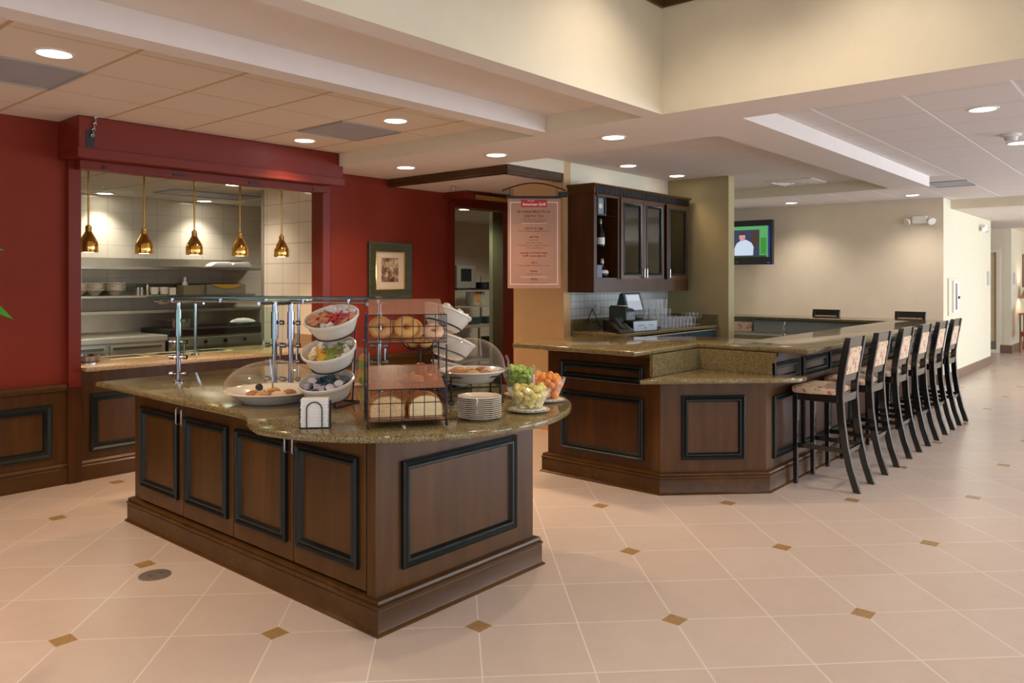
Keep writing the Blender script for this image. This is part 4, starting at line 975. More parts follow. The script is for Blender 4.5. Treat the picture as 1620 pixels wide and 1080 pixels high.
# ------------------------------------------------------------------ food and ware on the buffet island
CT = .9155
def buffet():
    # sneeze guard
    P = [(2.45,5.0),(2.73,4.31),(3.1,3.74)]
    t = thing('sneeze_guard', 'chrome and glass sneeze guard with tall posts on the buffet island', 'sneeze guard', (0,0,CT))
    d = Vector((P[2][0]-P[0][0], P[2][1]-P[0][1])).normalized(); nrm = Vector((-d.y, d.x))
    for i, (x, y) in enumerate(P + [(2.775,4.20)]):
        h = .525
        g = G(); g.tube([(x,y,0),(x,y,h)], .0155, 14); g.tube([(x,y,.3),(x,y,.47)], .022, 14); p = g.build('post', M['chrome'], t)
        g = G(); g.at(x,y,0).lathe([(.034,0),(.034,.006),(.018,.012)], 20); g.build('base_flange', M['chrome'], p)
        for z in (.05,.16,.26,.40):
            for s in (-1,1):
                a = Vector((x,y,z)); b = a + Vector((RT.x, RT.y, 0))*.045*s
                if z > .3 and s < 0: continue
                g = G(); g.tube([a, b], .007, 8); g.tube([b-Vector((RT.x,RT.y,0))*.012*s, b+Vector((RT.x,RT.y,0))*.012*s], .015, 12)
                g.build('clamp_knob', M['chrome'], p)
        g = G(); q = Vector((x,y,0)) + RT*.038; g.tube([(q.x,q.y,.17),(q.x,q.y,.27)], .008, 8); g.build('side_rod', M['chrome'], p)
        g = G(); g.tube([(x-nrm.x*.18, y-nrm.y*.18, h), (x+nrm.x*.18, y+nrm.y*.18, h)], .011, 10); g.build('arm', M['chrome'], p)
    a, b = Vector(P[0])-d*.10, Vector(P[2])+d*.08
    q = [a-nrm*.17, b-nrm*.17, b+nrm*.17, a+nrm*.17]
    g = G(); g.prism([(v.x,v.y) for v in q], .552, .562); g.build('glass_top', M['gglass'], t, smooth=False)
    g = G(); 
    for s in (.08,.3,.5,.66,.85,.97):
        c = a.lerp(b, s); g.at(c.x-nrm.x*.1, c.y-nrm.y*.1, .525).lathe([(.012,0),(.012,.026)], 12)
    g.build('glass_standoff', M['chrome'], t)
    g = G(); g.M = Matrix.Identity(4); g.tube([(a.x-nrm.x*.1,a.y-nrm.y*.1,.532),(b.x-nrm.x*.1,b.y-nrm.y*.1,.532)], .009, 10); g.build('top_rail', M['chrome'], t)
    g = G(); g.path([(v.x,v.y) for v in q], [(0,.5515),(.002,.5515),(.002,.5625),(0,.5625)], closed=True); g.build('glass_edge', plain('glass_edge_green','#1d3a30',.15,coat=.5), t, smooth=False)
    e = Vector(P[0]); f = Vector(P[1]); off = Vector((-.03,-.03))
    e2, f2 = e+off, f+off; w = Vector((.004,.004))
    g = G(); g.prism([tuple(e2), tuple(f2), tuple(f2+w), tuple(e2+w)], .20, .50); g.build('glass_panel', M['gglass'], t, smooth=False)

    # domed platter at the left
    def dome_platter(name, lab, cat, x, y, z, r, hd, grp, sy=1, rz=0):
        t = thing(name, lab, cat, (x,y,z), rz, grp)
        g = G(); g.lathe([(r*.60,0),(r*.64,.003),(r*.70,.02),(r*.95,.055),(r*1.0,.062),(r*.98,.068),(r*.90,.06),(r*.62,.022)], 40, True, True, 1, sy); g.build('platter', M['china'], t)
        g = G(); g.lathe([(r*1.0,.066),(r*1.07,.068),(r*1.08,.074),(r*1.0,.078)], 40, False, False, 1, sy); d = g.build('dome_rim', M['dome'], t)
        pr = [(r*1.0*math.cos(a), .078+hd*math.sin(a)) for a in [PI/2*i/12 for i in range(12)]] + [(.012,.078+hd)]
        g = G(); g.lathe(pr, 40, False, True, 1, sy); d = g.build('dome', M['dome'], t)
        g = G(); g.at(0,0,.078+hd).lathe([(.01,0),(.007,.008),(.014,.018),(.01,.026),(.002,.028)], 14); g.build('dome_knob', M['dome'], d)
        return t
    pl = dome_platter('domed_platter', 'white platter of pastries under a clear dome, at the left edge of the island', 'platter', 2.39, 3.80, CT, .255, .145, 'domed pastry platters')
    g = G(); g.at(-.17,-.155,.11,rz=-.8,rx=PI/2).lathe([(.018,0),(.02,.01),(.012,.025)], 16); g.build('turn_knob', M['blackp'], pl)
    br = [plain('pastry_brown','#a9682f',.6,var=.25,vs=25), plain('pastry_gold','#cf9a55',.6,var=.2,vs=25), plain('pastry_pale','#dcc09a',.6,var=.2,vs=25)]
    def pastry(x, y, z, m, name='danish_pastry', lab='small brown pastry lying on the white platter under the left dome', grp='pastries under the left dome', s=1):
        g = G(); g.blob(.045*s,.036*s,.019*s,12,6,.1); o = g.build(name, m, None, (x,y,z), ang=80); o.rotation_euler = (0,0,random.uniform(0,6)); tag(o, lab, 'pastry', grp)
    for i in range(7):
        a = i*.9; rr = .10 if i else 0
        pastry(2.39+rr*math.cos(a), 3.80+rr*math.sin(a), CT+.043+.001*i, br[i%3])
    g = G(); g.tube([(0,0,0),(.0,.0,.05),(.0,.02,.16)], .006, 8, rr=[.004,.007,.008]); tag(g.build('serving_spoon', M['chrome'], None, (2.42,3.84,CT+.065)), 'silver serving handle standing up inside the left dome', 'spoon')

    # three-tier condiment bowls on a wire stand
    def tower(x, y, rz, lab, bl, grp, r=.148, tilt=.42):
        st = thing('bowl_stand', lab, 'stand', (x,y,CT), rz)
        g = G(); g.tube([(-.09,-.08,.004),(-.1,.16,.004),(.1,.16,.004),(.09,-.08,.004)], .005, 8)
        for s in (-1,1): g.tube([(s*.06,.16,.004),(s*.06,.19,.25),(s*.05,.21,.40)], .0045, 8); g.tube([(s*.09,-.08,.004),(s*.09,-.07,.035)], .0045, 8)
        g.build('upright', M['wire'], st)
        bowls = []
        for i in range(3):
            z = .082+.17*i; yy = .0+.03*i
            M3 = Matrix.Translation((0,yy,z)) @ Matrix.Rotation(tilt if i else .30, 4, 'X')
            g = G(); g.M = M3 @ Matrix.Translation((0,0,-.034)); g.torus(r*.76, .0045, 30, 6); g.build('ring', M['wire'], st)
            b = tag(bpy.data.objects.new('condiment_bowl', None), None)
            W = Matrix.Translation((x,y,CT)) @ Matrix.Rotation(rz,4,'Z') @ M3
            g = G(); g.lathe([(r*.46,-.058),(r*.50,-.062),(r*.62,-.052),(r*.76,-.03),(r*.88,.012),(r*.95,.042),(r*1.0,.046),(r*1.0,.058),(r*.96,.060),(r*.92,.045),(r*.84,.012),(r*.7,-.022),(r*.46,-.045)], 36)
            bpy.data.objects.remove(b)
            o = g.build('condiment_bowl', M['china']); o.matrix_world = W; tag(o, bl[i], 'bowl', grp); bowls.append(W)
        return bowls
    T = tower(2.50, 3.44, -PI/2+.42, 'dark wire stand carrying three tilted white bowls at the left of the island', ['lowest tilted white bowl of the left stand, filled with dark creamer cups','middle tilted white bowl of the left stand, filled with yellow packets','top tilted white bowl of the left stand, filled with red and tan packets'], 'bowls of the left stand')
    def mk(name, m, lab, grp, shape, pts, W, cat):
        first = None
        for (px, py, pz) in pts:
            X = W @ Matrix.Translation((px,py,pz)) @ Matrix.Rotation(random.uniform(-.5,.5),4,'X') @ Matrix.Rotation(random.uniform(-.4,.4),4,'Y') @ Matrix.Rotation(random.uniform(0,6),4,'Z')
            if first is None: g = G(); shape(g); first = g.build(name, m); o = tag(first, lab, cat, grp)
            else: o = first.copy(); COL.objects.link(o)
            o.matrix_world = X
    def disc(n, r0, r1, a0=0, a1=2*PI, z=.02):
        return [(math.cos(a)*q, math.sin(a)*q, z+random.uniform(0,.018)) for a, q in ((a0+(a1-a0)*(i+.5)/n, random.uniform(r0,r1)) for i in range(n))]
    cup = lambda g: g.lathe([(.013,-.012),(.02,.012),(.023,.013),(.023,.015),(.018,.0152)], 14)
    pk = lambda g: g.box(-.028,.028,-.018,.018,-.004,.004,.002)
    tub = lambda g: g.box(-.02,.02,-.014,.014,-.011,.011,.002)
    stick = lambda g: g.box(-.03,.03,-.006,.006,-.003,.003)
    mk('creamer_cup', plain('creamer_slate','#4c626c',.45), 'slate blue creamer cup in the lowest bowl', 'dark creamer cups', cup, disc(12,.06,.115,0,2*PI,.022)+disc(7,.0,.06,z=.036), T[0], 'cup')
    mk('creamer_cup', plain('creamer_white','#cdc4cc',.4), 'pale foil-topped creamer cup in the lowest bowl', 'pale creamer cups', cup, disc(6,.07,.11,3.3,6.1,.042), T[0], 'cup')
    mk('sugar_packet', plain('packet_yellow','#d9a63e',.6), 'yellow packet in the middle bowl', 'yellow packets', pk, disc(12,.03,.1,2.6,4.8,.03), T[1], 'packet')
    mk('sugar_packet', plain('packet_white','#e6e0d2',.6), 'white packet in the middle bowl', 'white packets', tub, disc(12,.06,.12,-.5,4.2,.036), T[1], 'packet')
    mk('tea_packet', plain('packet_green','#7d8a3a',.6), 'green packet in the middle bowl', 'green packets', pk, disc(7,.02,.09,-1.2,1.0,.036), T[1], 'packet')
    mk('jam_tub', plain('jam_tan','#c48a62',.45), 'tan wrapped portion in the top bowl', 'tan portions', cup, disc(18,.03,.118,2.2,4.7,.036), T[2], 'packet')
    mk('butter_portion', plain('butter_white','#d8d8dc',.4), 'white wrapped portion in the top bowl', 'white portions', tub, disc(12,.05,.118,.6,2.4,.045)+[(.0,-.085,.045),(.03,-.085,.045)], T[2], 'packet')
    mk('sugar_stick', plain('stick_red','#c2404a',.5), 'red and white paper stick in the top bowl', 'red sticks', stick, disc(30,.0,.1,-1.6,.9,.043), T[2], 'packet')
    mk('jam_tub', plain('jam_peach','#d69a7c',.45), 'peach wrapped portion in the top bowl', 'peach portions', cup, disc(5,.09,.12,-.4,.9,.035), T[2], 'packet')
    T2 = tower(3.42, 3.42, PI/2-.2, 'dark wire stand carrying tilted white bowls behind the bread case', ['lowest tilted white bowl of the rear stand, behind the pastry dome','middle tilted white bowl of the rear stand, with yellow packets','top tilted white bowl of the rear stand, heaped with pale packets'], 'bowls of the rear stand', .155, .40)
    mk('sugar_packet', plain('packet_cream','#e5dcc4',.6), 'pale packet heaped in the top rear bowl', 'pale packets of the rear stand', tub, disc(12,.04,.12,z=.05)+disc(5,0,.05,z=.07), T2[2], 'packet')
    mk('sugar_packet', plain('packet_lemon','#d8b53a',.6), 'yellow packet in the middle rear bowl', 'yellow packets of the rear stand', tub, disc(8,.04,.12,z=.045), T2[1], 'packet')

    # napkin holder and napkins
    rz = FACE+.12
    t = thing('napkin_holder', 'black wire napkin holder with arched loops near the curved island edge', 'napkin holder', (2.10,2.985,CT), rz)
    for y in (-.034,.034):
        g = G(); k = .034; g.tube([(-k,y,.003),(-k,y,.085)]+[(-k*math.cos(a),y,.085+k*math.sin(a)) for a in [PI*i/10 for i in range(1,10)]]+[(k,y,.085),(k,y,.003)], .0028, 8); g.build('loop', M['blackm'], t)
    g = G(); g.tube([(-.065,-.034,.003),(.065,-.034,.003),(.065,.034,.003),(-.065,.034,.003)], .003, 8, closed=True)
    for s in (-1,1): g.tube([(s*.066,-.02,.003),(s*.067,-.02,.12),(s*.067,.02,.12),(s*.066,.02,.003)], .0025, 8)
    g.build('base', M['blackm'], t)
    g = G(); n = 18
    for i in range(n):
        z0 = .006+i*.0071; e = random.uniform(-.0025,.0025)
        g.box(-.061+e,.061+e,-.031+random.uniform(-.002,.002),.03,z0,z0+.0058,.0012)
    tag(g.build('napkin_stack', M['paper'], None, (2.10,2.985,CT), smooth=False), 'stack of folded white paper napkins in the black wire holder', 'napkins', kind='stuff').rotation_euler = (0,0,rz)

    # two-tier bread case
    bz = -math.radians(36)
    bx, by = 2.44, 2.76
    W0 = Matrix.Translation((bx,by,CT)) @ Matrix.Rotation(bz,4,'Z')
    t = thing('bread_case', 'two-tier dark wire bread case with smoky clear lids at the rounded end of the island', 'bread case', (bx,by,CT), bz)
    w, d, r = .178, .13, .0022
    g = G()
    for sx in (-1,1):
        for sy in (-1,1):
            top = .375 if sy < 0 else .45
            g.tube([(sx*w,sy*d,.02),(sx*w,sy*d,top)], .004, 8)
            g.tube([(sx*w,sy*d+.0,.03)]+[(sx*w, sy*d+.016*math.sin(a)*(1)-.0, .018-.016*math.cos(a)+.0) for a in [.3+5.2*i/14 for i in range(15)]], .0035, 7)
    g.build('frame', M['wire'], t)
    for k, (z0, z1, zb, yb) in enumerate(((.03,.175,.255,.13),(.385,.512,.575,.02))):
        dd = -d if k == 0 else -d+.0
        g = G()
        for i in range(8):
            x = -w+2*w*i/7; g.tube([(x,dd,z0),(x,dd,z1)], r, 6)
        for z in (z0, z0+.02, (z0+z1)/2+.01, z1): g.tube([(-w,dd,z),(w,dd,z)], r, 6)
        for sx in (-1,1):
            for z in (z0,(z0+z1)/2+.01,z1): g.tube([(sx*w,dd,z),(sx*w,d,z)], r, 6)
            for j in range(1,5): g.tube([(sx*w,dd+(d-dd)*j/5,z0),(sx*w,dd+(d-dd)*j/5,z1)], r, 6)
        for i in range(6):
            x = -w+2*w*i/5; g.tube([(x,dd,z0),(x,d,z0)], r, 6)
        for i in range(6):
            x = -w+2*w*i/5; g.tube([(x,d,z0),(x,d,zb)], r, 6)
        g.tube([(-w,d,zb),(w,d,zb)], r, 6)
        bk = g.build('wire_basket', M['wire'], t)
        g = G(); u = w-.004
        g.rings([[(-u,dd+.004,z1+.002),(u,dd+.004,z1+.002),(u,dd+.004,z1+.005),(-u,dd+.004,z1+.005)],[(-u*.97,yb,zb),(u*.97,yb,zb),(u*.97,yb,zb+.003),(-u*.97,yb,zb+.003)],[(-u*.97,d,zb),(u*.97,d,zb),(u*.97,d,zb+.003),(-u*.97,d,zb+.003)]]); g.build('lid', M['acryl'], t, smooth=False)
        g = G(); g.box(-u,u,dd+.004,d-.004,z0+.003,z0+.006); g.build('tray', M['acryl'], t, smooth=False)
    # bread
    def loaf(m, x, lab, cut, L=.21, ww=.155, h=.105):
        g = G(); n = 9; rs = []
        prof = [(-.5,.0),(-.52,.25),(-.5,.55),(-.40,.82),(-.2,.97),(0,1),(.2,.97),(.4,.82),(.5,.55),(.52,.25),(.5,.0)]
        for i in range(n+1):
            s = 1 if i < n-2 else (.93 if i == n-2 else (.8 if i == n-1 else .5))
            rs.append([(a*ww*s, -L/2+L*i/n, max(0,b)*h*s*(1+.02*math.sin(i*3))) for a, b in prof])
        g.rings(rs); o = g.build('bread_loaf', m, None); o.matrix_world = W0 @ Matrix.Translation((x,.012,.037)); tag(o, lab, 'bread', 'loaves in the lower bread case')
        g = G(); g.rings([[(a*ww*.93,-L/2-.0012,b*h*.93+.003) for a, b in prof],[(a*ww*.93,-L/2-.0004,b*h*.93+.003) for a, b in prof]]); g.build('cut_face', cut, o, smooth=False)
    loaf(plain('crust_seeded','#b98550',.7,var=.25,vs=40), -.088, 'seeded brown bread loaf at the left of the lower bread case', plain('crumb_seeded','#dbb887',.85,var=.22,vs=110))
    loaf(plain('crust_white','#b9793c',.6,var=.2,vs=25), .088, 'white bread loaf with a cut face at the right of the lower bread case', plain('crumb_white','#eed9a8',.85,var=.06,vs=60))
    bg = [plain('bagel_seed','#c58f55',.55,var=.22,vs=30), plain('bagel_plain','#d9a25a',.5,var=.15,vs=20), plain('bagel_flour','#dcb48c',.6,var=.2,vs=35)]
    def bagel(p, m, lab, rx=1.15, R=.034, r=.023, rz=0):
        g = G(); g.torus(R, r, 26, 12, .95); o = g.build('bagel', m); o.matrix_world = W0 @ Matrix.Translation(p) @ Matrix.Rotation(rz,4,'Z') @ Matrix.Rotation(rx,4,'X'); tag(o, lab, 'bagel', 'bagels in the upper bread case')
    bagel((-.115,-.05,.45), bg[0], 'dark-holed seeded bagel at the left of the upper bread case')
    bagel((.0,-.055,.45), bg[1], 'golden bagel in the middle front of the upper bread case', 1.1)
    bagel((.035,.03,.435), bg[1], 'golden bagel behind the middle one in the upper bread case', 1.1)
    bagel((.125,-.06,.43), bg[2], 'floury small roll-like bagel at the right of the upper bread case', .7, .03, .02)
    bagel((-.05,.04,.43), bg[0], 'seeded bagel at the back left of the upper bread case', .9)

    # two-tier wire fruit stand behind
    fx, fy = 2.76, 3.0
    t = thing('fruit_stand', 'dark two-tier wire fruit stand behind the bread case', 'fruit stand', (fx,fy,CT))
    g = G(); g.tube([(0,0,.01),(0,0,.42)], .005, 8); g.build('post', M['wire'], t)
    g = G(); g.at(0,0,.008).torus(.08,.004,28,6); g.build('foot_ring', M['wire'], t)
    for z, rr in ((.10,.12),(.30,.10)):
        g = G(); g.at(0,0,z+.05).torus(rr,.004,30,6); g.at(0,0,z+.02).torus(rr*.75,.003,30,6)
        g.M = Matrix.Identity(4)
        for i in range(8):
            a = 2*PI*i/8; g.tube([(0,0,z),(rr*.6*math.cos(a),rr*.6*math.sin(a),z+.008),(rr*math.cos(a),rr*math.sin(a),z+.05)], .0025, 6)
        g.build('basket', M['wire'], t)
    am = [plain('apple_red','#b3361f',.3,coat=.4,var=.3,vs=10), plain('apple_orange','#d9822e',.35,coat=.3,var=.2,vs=10)]
    for i in range(6):
        a = 2*PI*i/5; q = .068 if i < 5 else 0; z = CT+.15 if i < 5 else CT+.205
        o = thing('apple', 'red and yellow apple in the lower wire basket behind the bread case' if i % 2 == 0 or i == 5 else 'orange fruit in the lower wire basket behind the bread case', 'fruit', (fx+q*math.cos(a),fy+q*math.sin(a),z), 0, 'red apples in the wire basket' if i % 2 == 0 or i == 5 else 'oranges in the wire basket')
        g = G(); g.lathe([(.004,.026),(.018,.032),(.034,.018),(.036,-.002),(.028,-.022),(.012,-.034),(.003,-.030)], 20); g.build('flesh', am[0 if i % 2 == 0 or i == 5 else 1], o, ang=80)
        if i % 2 == 0 or i == 5:
            g = G(); g.tube([(0,0,.026),(.003,0,.042)], .0015, 6); g.build('stem', M['wire'], o)
    for i in range(3):
        a = 2*PI*i/3+.4; g = G(); g.blob(.042,.036,.026,14,8,.03); tag(g.build('bread_roll', bg[1], None, (fx+.045*math.cos(a),fy+.045*math.sin(a),CT+.345), ang=80), 'golden roll in the upper wire basket under the bread case top', 'bread roll', 'rolls in the upper wire basket')

    # plate stack
    g = G(); g.lathe([(.062,0),(.066,.002),(.07,.005),(.098,.013),(.107,.0165),(.106,.0185),(.097,.0165),(.07,.009),(.06,.007)], 40)
    o = tag(g.build('side_plate', M['cchina'], None, (2.745,2.565,CT)), 'bottom plate of the cream plate stack on the island', 'plate', 'stack of plates on the island')
    for i in range(1,11): dup(o, (2.745+random.uniform(-.0008,.0008),2.565+random.uniform(-.0008,.0008),CT+.0094*i), None, ORD[10-i]+' plate of the cream plate stack on the island')

    # pastry stand with dome
    px, py = 3.13, 2.985
    t = thing('riser_stand', 'black metal riser stand with scroll feet under the right pastry dome', 'stand', (px,py,CT), -math.radians(36))
    s = .135
    g = G()
    for a, b in ((-s,-s),(s,-s),(s,s),(-s,s)):
        g.tube([(a,b,.012),(a,b,.150)], .0055, 8)
        g.tube([(a+.014*math.cos(q), b, .014+.012*math.sin(q)) for q in [2*PI*i/12 for i in range(13)]], .0035, 6)
    for z in (.09,.145): g.tube([(-s,-s,z),(s,-s,z),(s,s,z),(-s,s,z)], .004, 8, closed=True)
    g.build('frame', M['blackm'], t)
    dp = dome_platter('domed_platter', 'white footed dish of pastries under a tall clear dome on the black riser stand', 'platter', px, py, CT+.105, .187, .165, 'domed pastry platters')
    for i in range(9):
        a = i*.8; rr = .095 if i else 0
        pastry(px+rr*math.cos(a), py+rr*math.sin(a), CT+.105+.05+.002*(i%3), br[(i*2)%3 if i % 4 else 0], 'croissant', 'brown pastry in the dish under the right dome', 'pastries under the right dome', 1.05)
    g = G(); q = RT*.205; g.tube([(q.x,q.y,-.06),(q.x*.99,q.y*.99,.03),(q.x*.93,q.y*.93,.06)], .007, 8); tag(g.build('serving_tongs', M['chrome'], None, (px,py,CT+.19)), 'shiny serving tongs hanging on the rim of the right pastry dish', 'tongs')

    # fruit bowls
    def fruit(x, y, r, h, pr_, lab, piece, c, n, plab, grp, ps, doily=True, lift=0):
        p = tag_plate(x, y, pr_, lab.replace('glass bowl of', 'small white plate under the bowl of'))
        if doily:
            g = G(); k = 40
            g.rings([[((pr_*.80+.004*math.sin(i*PI/2))*math.cos(2*PI*i/k), (pr_*.80+.004*math.sin(i*PI/2))*math.sin(2*PI*i/k), z+(.004 if i % 2 else 0)) for i in range(k)] for z in (.0125,.0145)]); tag(g.build('paper_doily', M['paper'], None, (x,y,CT)), 'frilly white doily under the bowl of '+plab, 'doily')
        g = G(); z0 = .0165
        g.lathe([(r*.45,z0),(r*.5,z0+.001),(r*.72,z0+h*.35),(r*.9,z0+h*.7),(r,z0+h),(r*.975,z0+h),(r*.87,z0+h*.7),(r*.68,z0+h*.36),(r*.42,z0+.006)], 36)
        tag(g.build('fruit_bowl', M['drink'], None, (x,y,CT)), lab, 'bowl', 'glass fruit bowls')
        m = plain('fruit_'+piece, c, .35, var=.18, vs=20, coat=.2)
        first = None; k = 0
        for lv in range(5):
            f = (lv+.4)/5; rr = r*(.48+.44*f); z = z0+.012+h*f*.95
            cnt = max(3, int(n*(.5+f)/4.2))
            for i in range(cnt):
                q = rr*math.sqrt(random.uniform(.2,1)) if i % 3 == 0 else rr*random.uniform(.86,.98)
                a = 2*PI*i/cnt+lv*1.37+random.uniform(-.16,.16); z = z0+.012+h*(f*.95+random.uniform(-.07,.07 if lv < 4 else .16))
                if lv == 4: q *= .8
                X = Matrix.Translation((x+q*.93*math.cos(a), y+q*.93*math.sin(a), CT+z)) @ Matrix.Rotation(random.uniform(0,3),4,(random.random(),random.random(),random.random()))
                if first is None: g = G(); (g.blob(ps,ps*.8,ps*.7,6,4,.22) if piece != 'cantaloupe' else g.blob(ps,ps*.9,ps*.85,8,6,.06)); first = g.build(piece+'_chunk', m, ang=25 if piece != 'cantaloupe' else 60); oo = tag(first, plab+' chunk in the glass bowl', 'fruit', grp)
                else: oo = first.copy(); COL.objects.link(oo)
                oo.matrix_world = X
    def tag_plate(x, y, r, lab):
        g = G(); g.lathe([(r*.6,0),(r*.64,.001),(r*.7,.004),(r*.93,.009),(r,.0125),(r*.985,.0135),(r*.9,.011),(r*.62,.006)], 36)
        return tag(g.build('saucer', M['china'], None, (x,y,CT)), lab, 'plate', 'plates under the fruit bowls')
    fruit(3.06, 2.515, .112, .10, .108, 'glass bowl of yellow pineapple, nearest the island edge', 'pineapple', '#e6d67e', 60, 'yellow pineapple', 'pineapple chunks', .0235)
    fruit(3.375, 2.645, .103, .115, .098, 'glass bowl of orange melon at the right end of the island', 'cantaloupe', '#f2963f', 58, 'orange melon', 'cantaloupe chunks', .023)
    fruit(3.44, 2.885, .112, .13, .10, 'glass bowl of green melon behind the other fruit bowls', 'honeydew', '#a5c558', 58, 'green melon', 'honeydew chunks', .0235, False)
    for x, y, l in ((3.09,2.50,'silver spoon standing in the pineapple bowl'),(3.40,2.75,'silver spoon standing between the green and orange melon')):
        s_ = thing('serving_spoon', l, 'spoon', (x,y,CT+.06))
        g = G(); g.tube([(0,0,0),(-.01,-.005,.06),(-.028,-.012,.13)], .004, 8, rr=[.003,.0035,.007]); g.build('handle', M['spoon'], s_)
        g = G(); g.at(0,0,-.008).blob(.018,.013,.012,12,6); g.build('spoon_bowl', M['spoon'], s_)
    # infused water jar with flowers
    t = thing('citrus_jar', 'tall glass jar of sliced citrus standing behind the three white bowls', 'jar', (3.13,3.96,CT))
    g = G(); g.lathe([(.05,0),(.055,.004),(.055,.2),(.045,.22),(.047,.235),(.042,.235),(.04,.22),(.05,.2),(.05,.008)], 24); g.build('glass_body', M['drink'], t)
    for i, (c, z, a) in enumerate((('#e29a2c',.17,.2),('#8aa83a',.13,-.5),('#e29a2c',.09,.4),('#c9b84a',.05,0),('#8aa83a',.03,.6))):
        g = G(); g.at(.006*(-1)**i,-.02,z,rz=FACE+a,rx=PI/2).lathe([(.03,-.003),(.03,.003)], 18); g.build('citrus_slice', plain('citrus_%d' % i, c, .4), t)
    t = thing('purple_flower', 'small purple flower on a green stem behind the white bowls', 'flower', (3.2,4.0,CT))
    g = G(); g.tube([(0,0,0),(.01,.0,.15),(.0,0,.27)], .003, 6); g.build('stem', plain('stem_green','#3f5d2a',.6), t)
    g = G()
    for i in range(6):
        a = 2*PI*i/6; g.at(.014*math.cos(a),.014*math.sin(a),.275).blob(.013,.013,.007,8,5,.1)
    g.build('petals', plain('petal_purple','#6a2f86',.6), t)
# ------------------------------------------------------------------ right-hand side, ceiling and small fittings
def rightside():
    # emergency lamps
    def emergency(loc, rz, lab):
        t = thing('emergency_wall_lamp', lab, 'emergency light', loc, rz, 'white twin emergency lamps')
        g = G(); g.box(-.1,.1,-.08,0,-.05,.06); g.build('housing', M['trimw'], t, smooth=False, bev=.01)
        for s in (-1,1):
            g = G(); g.at(s*.16,-.06,-.015,rz=s*.6,rx=PI/2+.5).lathe([(.03,-.03),(.055,.02),(.055,.035),(.045,.036)], 18); g.build('lamp_head', M['trimw'], t)
    emergency((12.998,2.99,2.48), -PI/2, 'white twin emergency lamp on the beige back wall near the corner')
    emergency((15.9,2.678,2.49), 0, 'white twin emergency lamp on the bright side wall toward the hall')
    t = thing('extinguisher_cabinet', 'white fire extinguisher cabinet with a narrow window on the bright side wall', 'extinguisher cabinet', (13.27,2.678,1.03))
    g = G(); g.box(0,.6,-.02,0,0,.57); g.build('frame', M['cream'], t, smooth=False, bev=.005)
    g = G(); g.box(.2,.56,-.05,-.02,.04,.53); d = g.build('door', M['trimw'], t, smooth=False, bev=.005)
    g = G(); g.box(.29,.42,-.052,-.05,.08,.49); g.build('window_pane', plain('ext_pane','#8b7a78',.2), d, smooth=False)
    g = G(); g.box(.48,.52,-.07,-.05,.25,.29); g.build('latch', M['blackp'], d, smooth=False)
    # hall plates
    g = G(); g.box(-.1,.1,-.012,0,-.13,.13); a = tag(g.build('wall_sign', plain('plaque_grey','#b9b2b6',.5), None, (16.55,2.678,1.6), smooth=False, bev=.003), 'small grey plaque at the end of the bright side wall', 'sign', 'small grey wall plaques')
    dup(a, (19.85,2.728,1.6), 0, 'small grey plaque on the hall wall right of the cream door')
    # wicker chair, table and lamp at the far right
    wk = plain('wicker', '#a8623c', .6, var=.2, vs=40)
    t = thing('wicker_chair', 'orange brown wicker chair at the right edge of the photo in the far hall', 'chair', (19.62,2.36,0), math.radians(200))
    g = G(); g.lathe([(.24,.0),(.25,.05),(.25,.09),(.2,.1)], 20, True, True, 1, .95); g.M = Matrix.Identity(4); o = g.build('seat', wk, t); o.location = (0,0,.38)
    g = G(); n = 12; rs = []
    for j, z in enumerate((.42,.6,.8,.98)):
        q = .26+.06*j/3
        rs.append([(q*math.cos(a), q*math.sin(a), z) for a in [PI*.0+PI*i/n for i in range(n+1)]] + [((q-.03)*math.cos(a), (q-.03)*math.sin(a), z) for a in [PI-PI*i/n for i in range(n+1)]])
    g.rings(rs); g.build('backrest', wk, t)
    for sx in (-1,1):
        for sy in (-1,1): g = G(); g.tube([(sx*.2,sy*.18,0),(sx*.19,sy*.17,.40)], .022, 8); g.build('leg', wk, t)
    t = thing('side_table', 'small table against the hall wall under the lamp', 'table', (20.35,2.42,0))
    g = G(); g.prism([(-.1,-.12),(.5,-.12),(.5,.28),(-.1,.28)], .80, .83); g.build('top', M['basebd'], t, smooth=False)
    for x in (-.07,.47):
        for y in (-.09,.25): g = G(); g.tube([(x,y,0),(x,y,.8)], .018, 8); g.build('leg', M['basebd'], t)
    t = thing('table_lamp', 'lit table lamp with a tan shade at the right edge of the photo', 'lamp', (20.5,2.5,.831))
    g = G(); g.lathe([(.09,0),(.09,.02),(.03,.05),(.05,.15),(.03,.32),(.01,.36)], 18); g.build('base', M['cream'], t)
    g = G(); g.lathe([(.2,.33),(.11,.58)], 24, False, False); g.build('shade', plain('shade_tan','#b98a6a',.8), t)
    g = G(); g.at(0,0,.40).blob(.035,.035,.05); g.build('bulb', M['bulb'], t)
    l = bpy.data.lights.new('table_lamp_bulb','POINT'); l.energy = 18; l.color = (1,.8,.55); l.shadow_soft_size = .05; o = bpy.data.objects.new('table_lamp_bulb', l); COL.objects.link(o); o.location = (20.5,2.5,1.30)
    t = thing('framed_picture', 'dark-edged picture cut by the right photo border on the hall wall', 'picture', (21.0,2.728,1.40))
    g = G(); g.frame((0,0,0), (1,0,0), (0,0,1), (0,-1,0), .6, .75, [(0,0),(0,.03),(.05,.03),(.06,.01)]); g.build('frame', M['basebd'], t, smooth=False)
    g = G(); g.box(.05,.55,-.01,-.002,.05,.70); g.build('print', plain('print_grey','#9a8f88',.7,var=.3,vs=6), t, smooth=False)

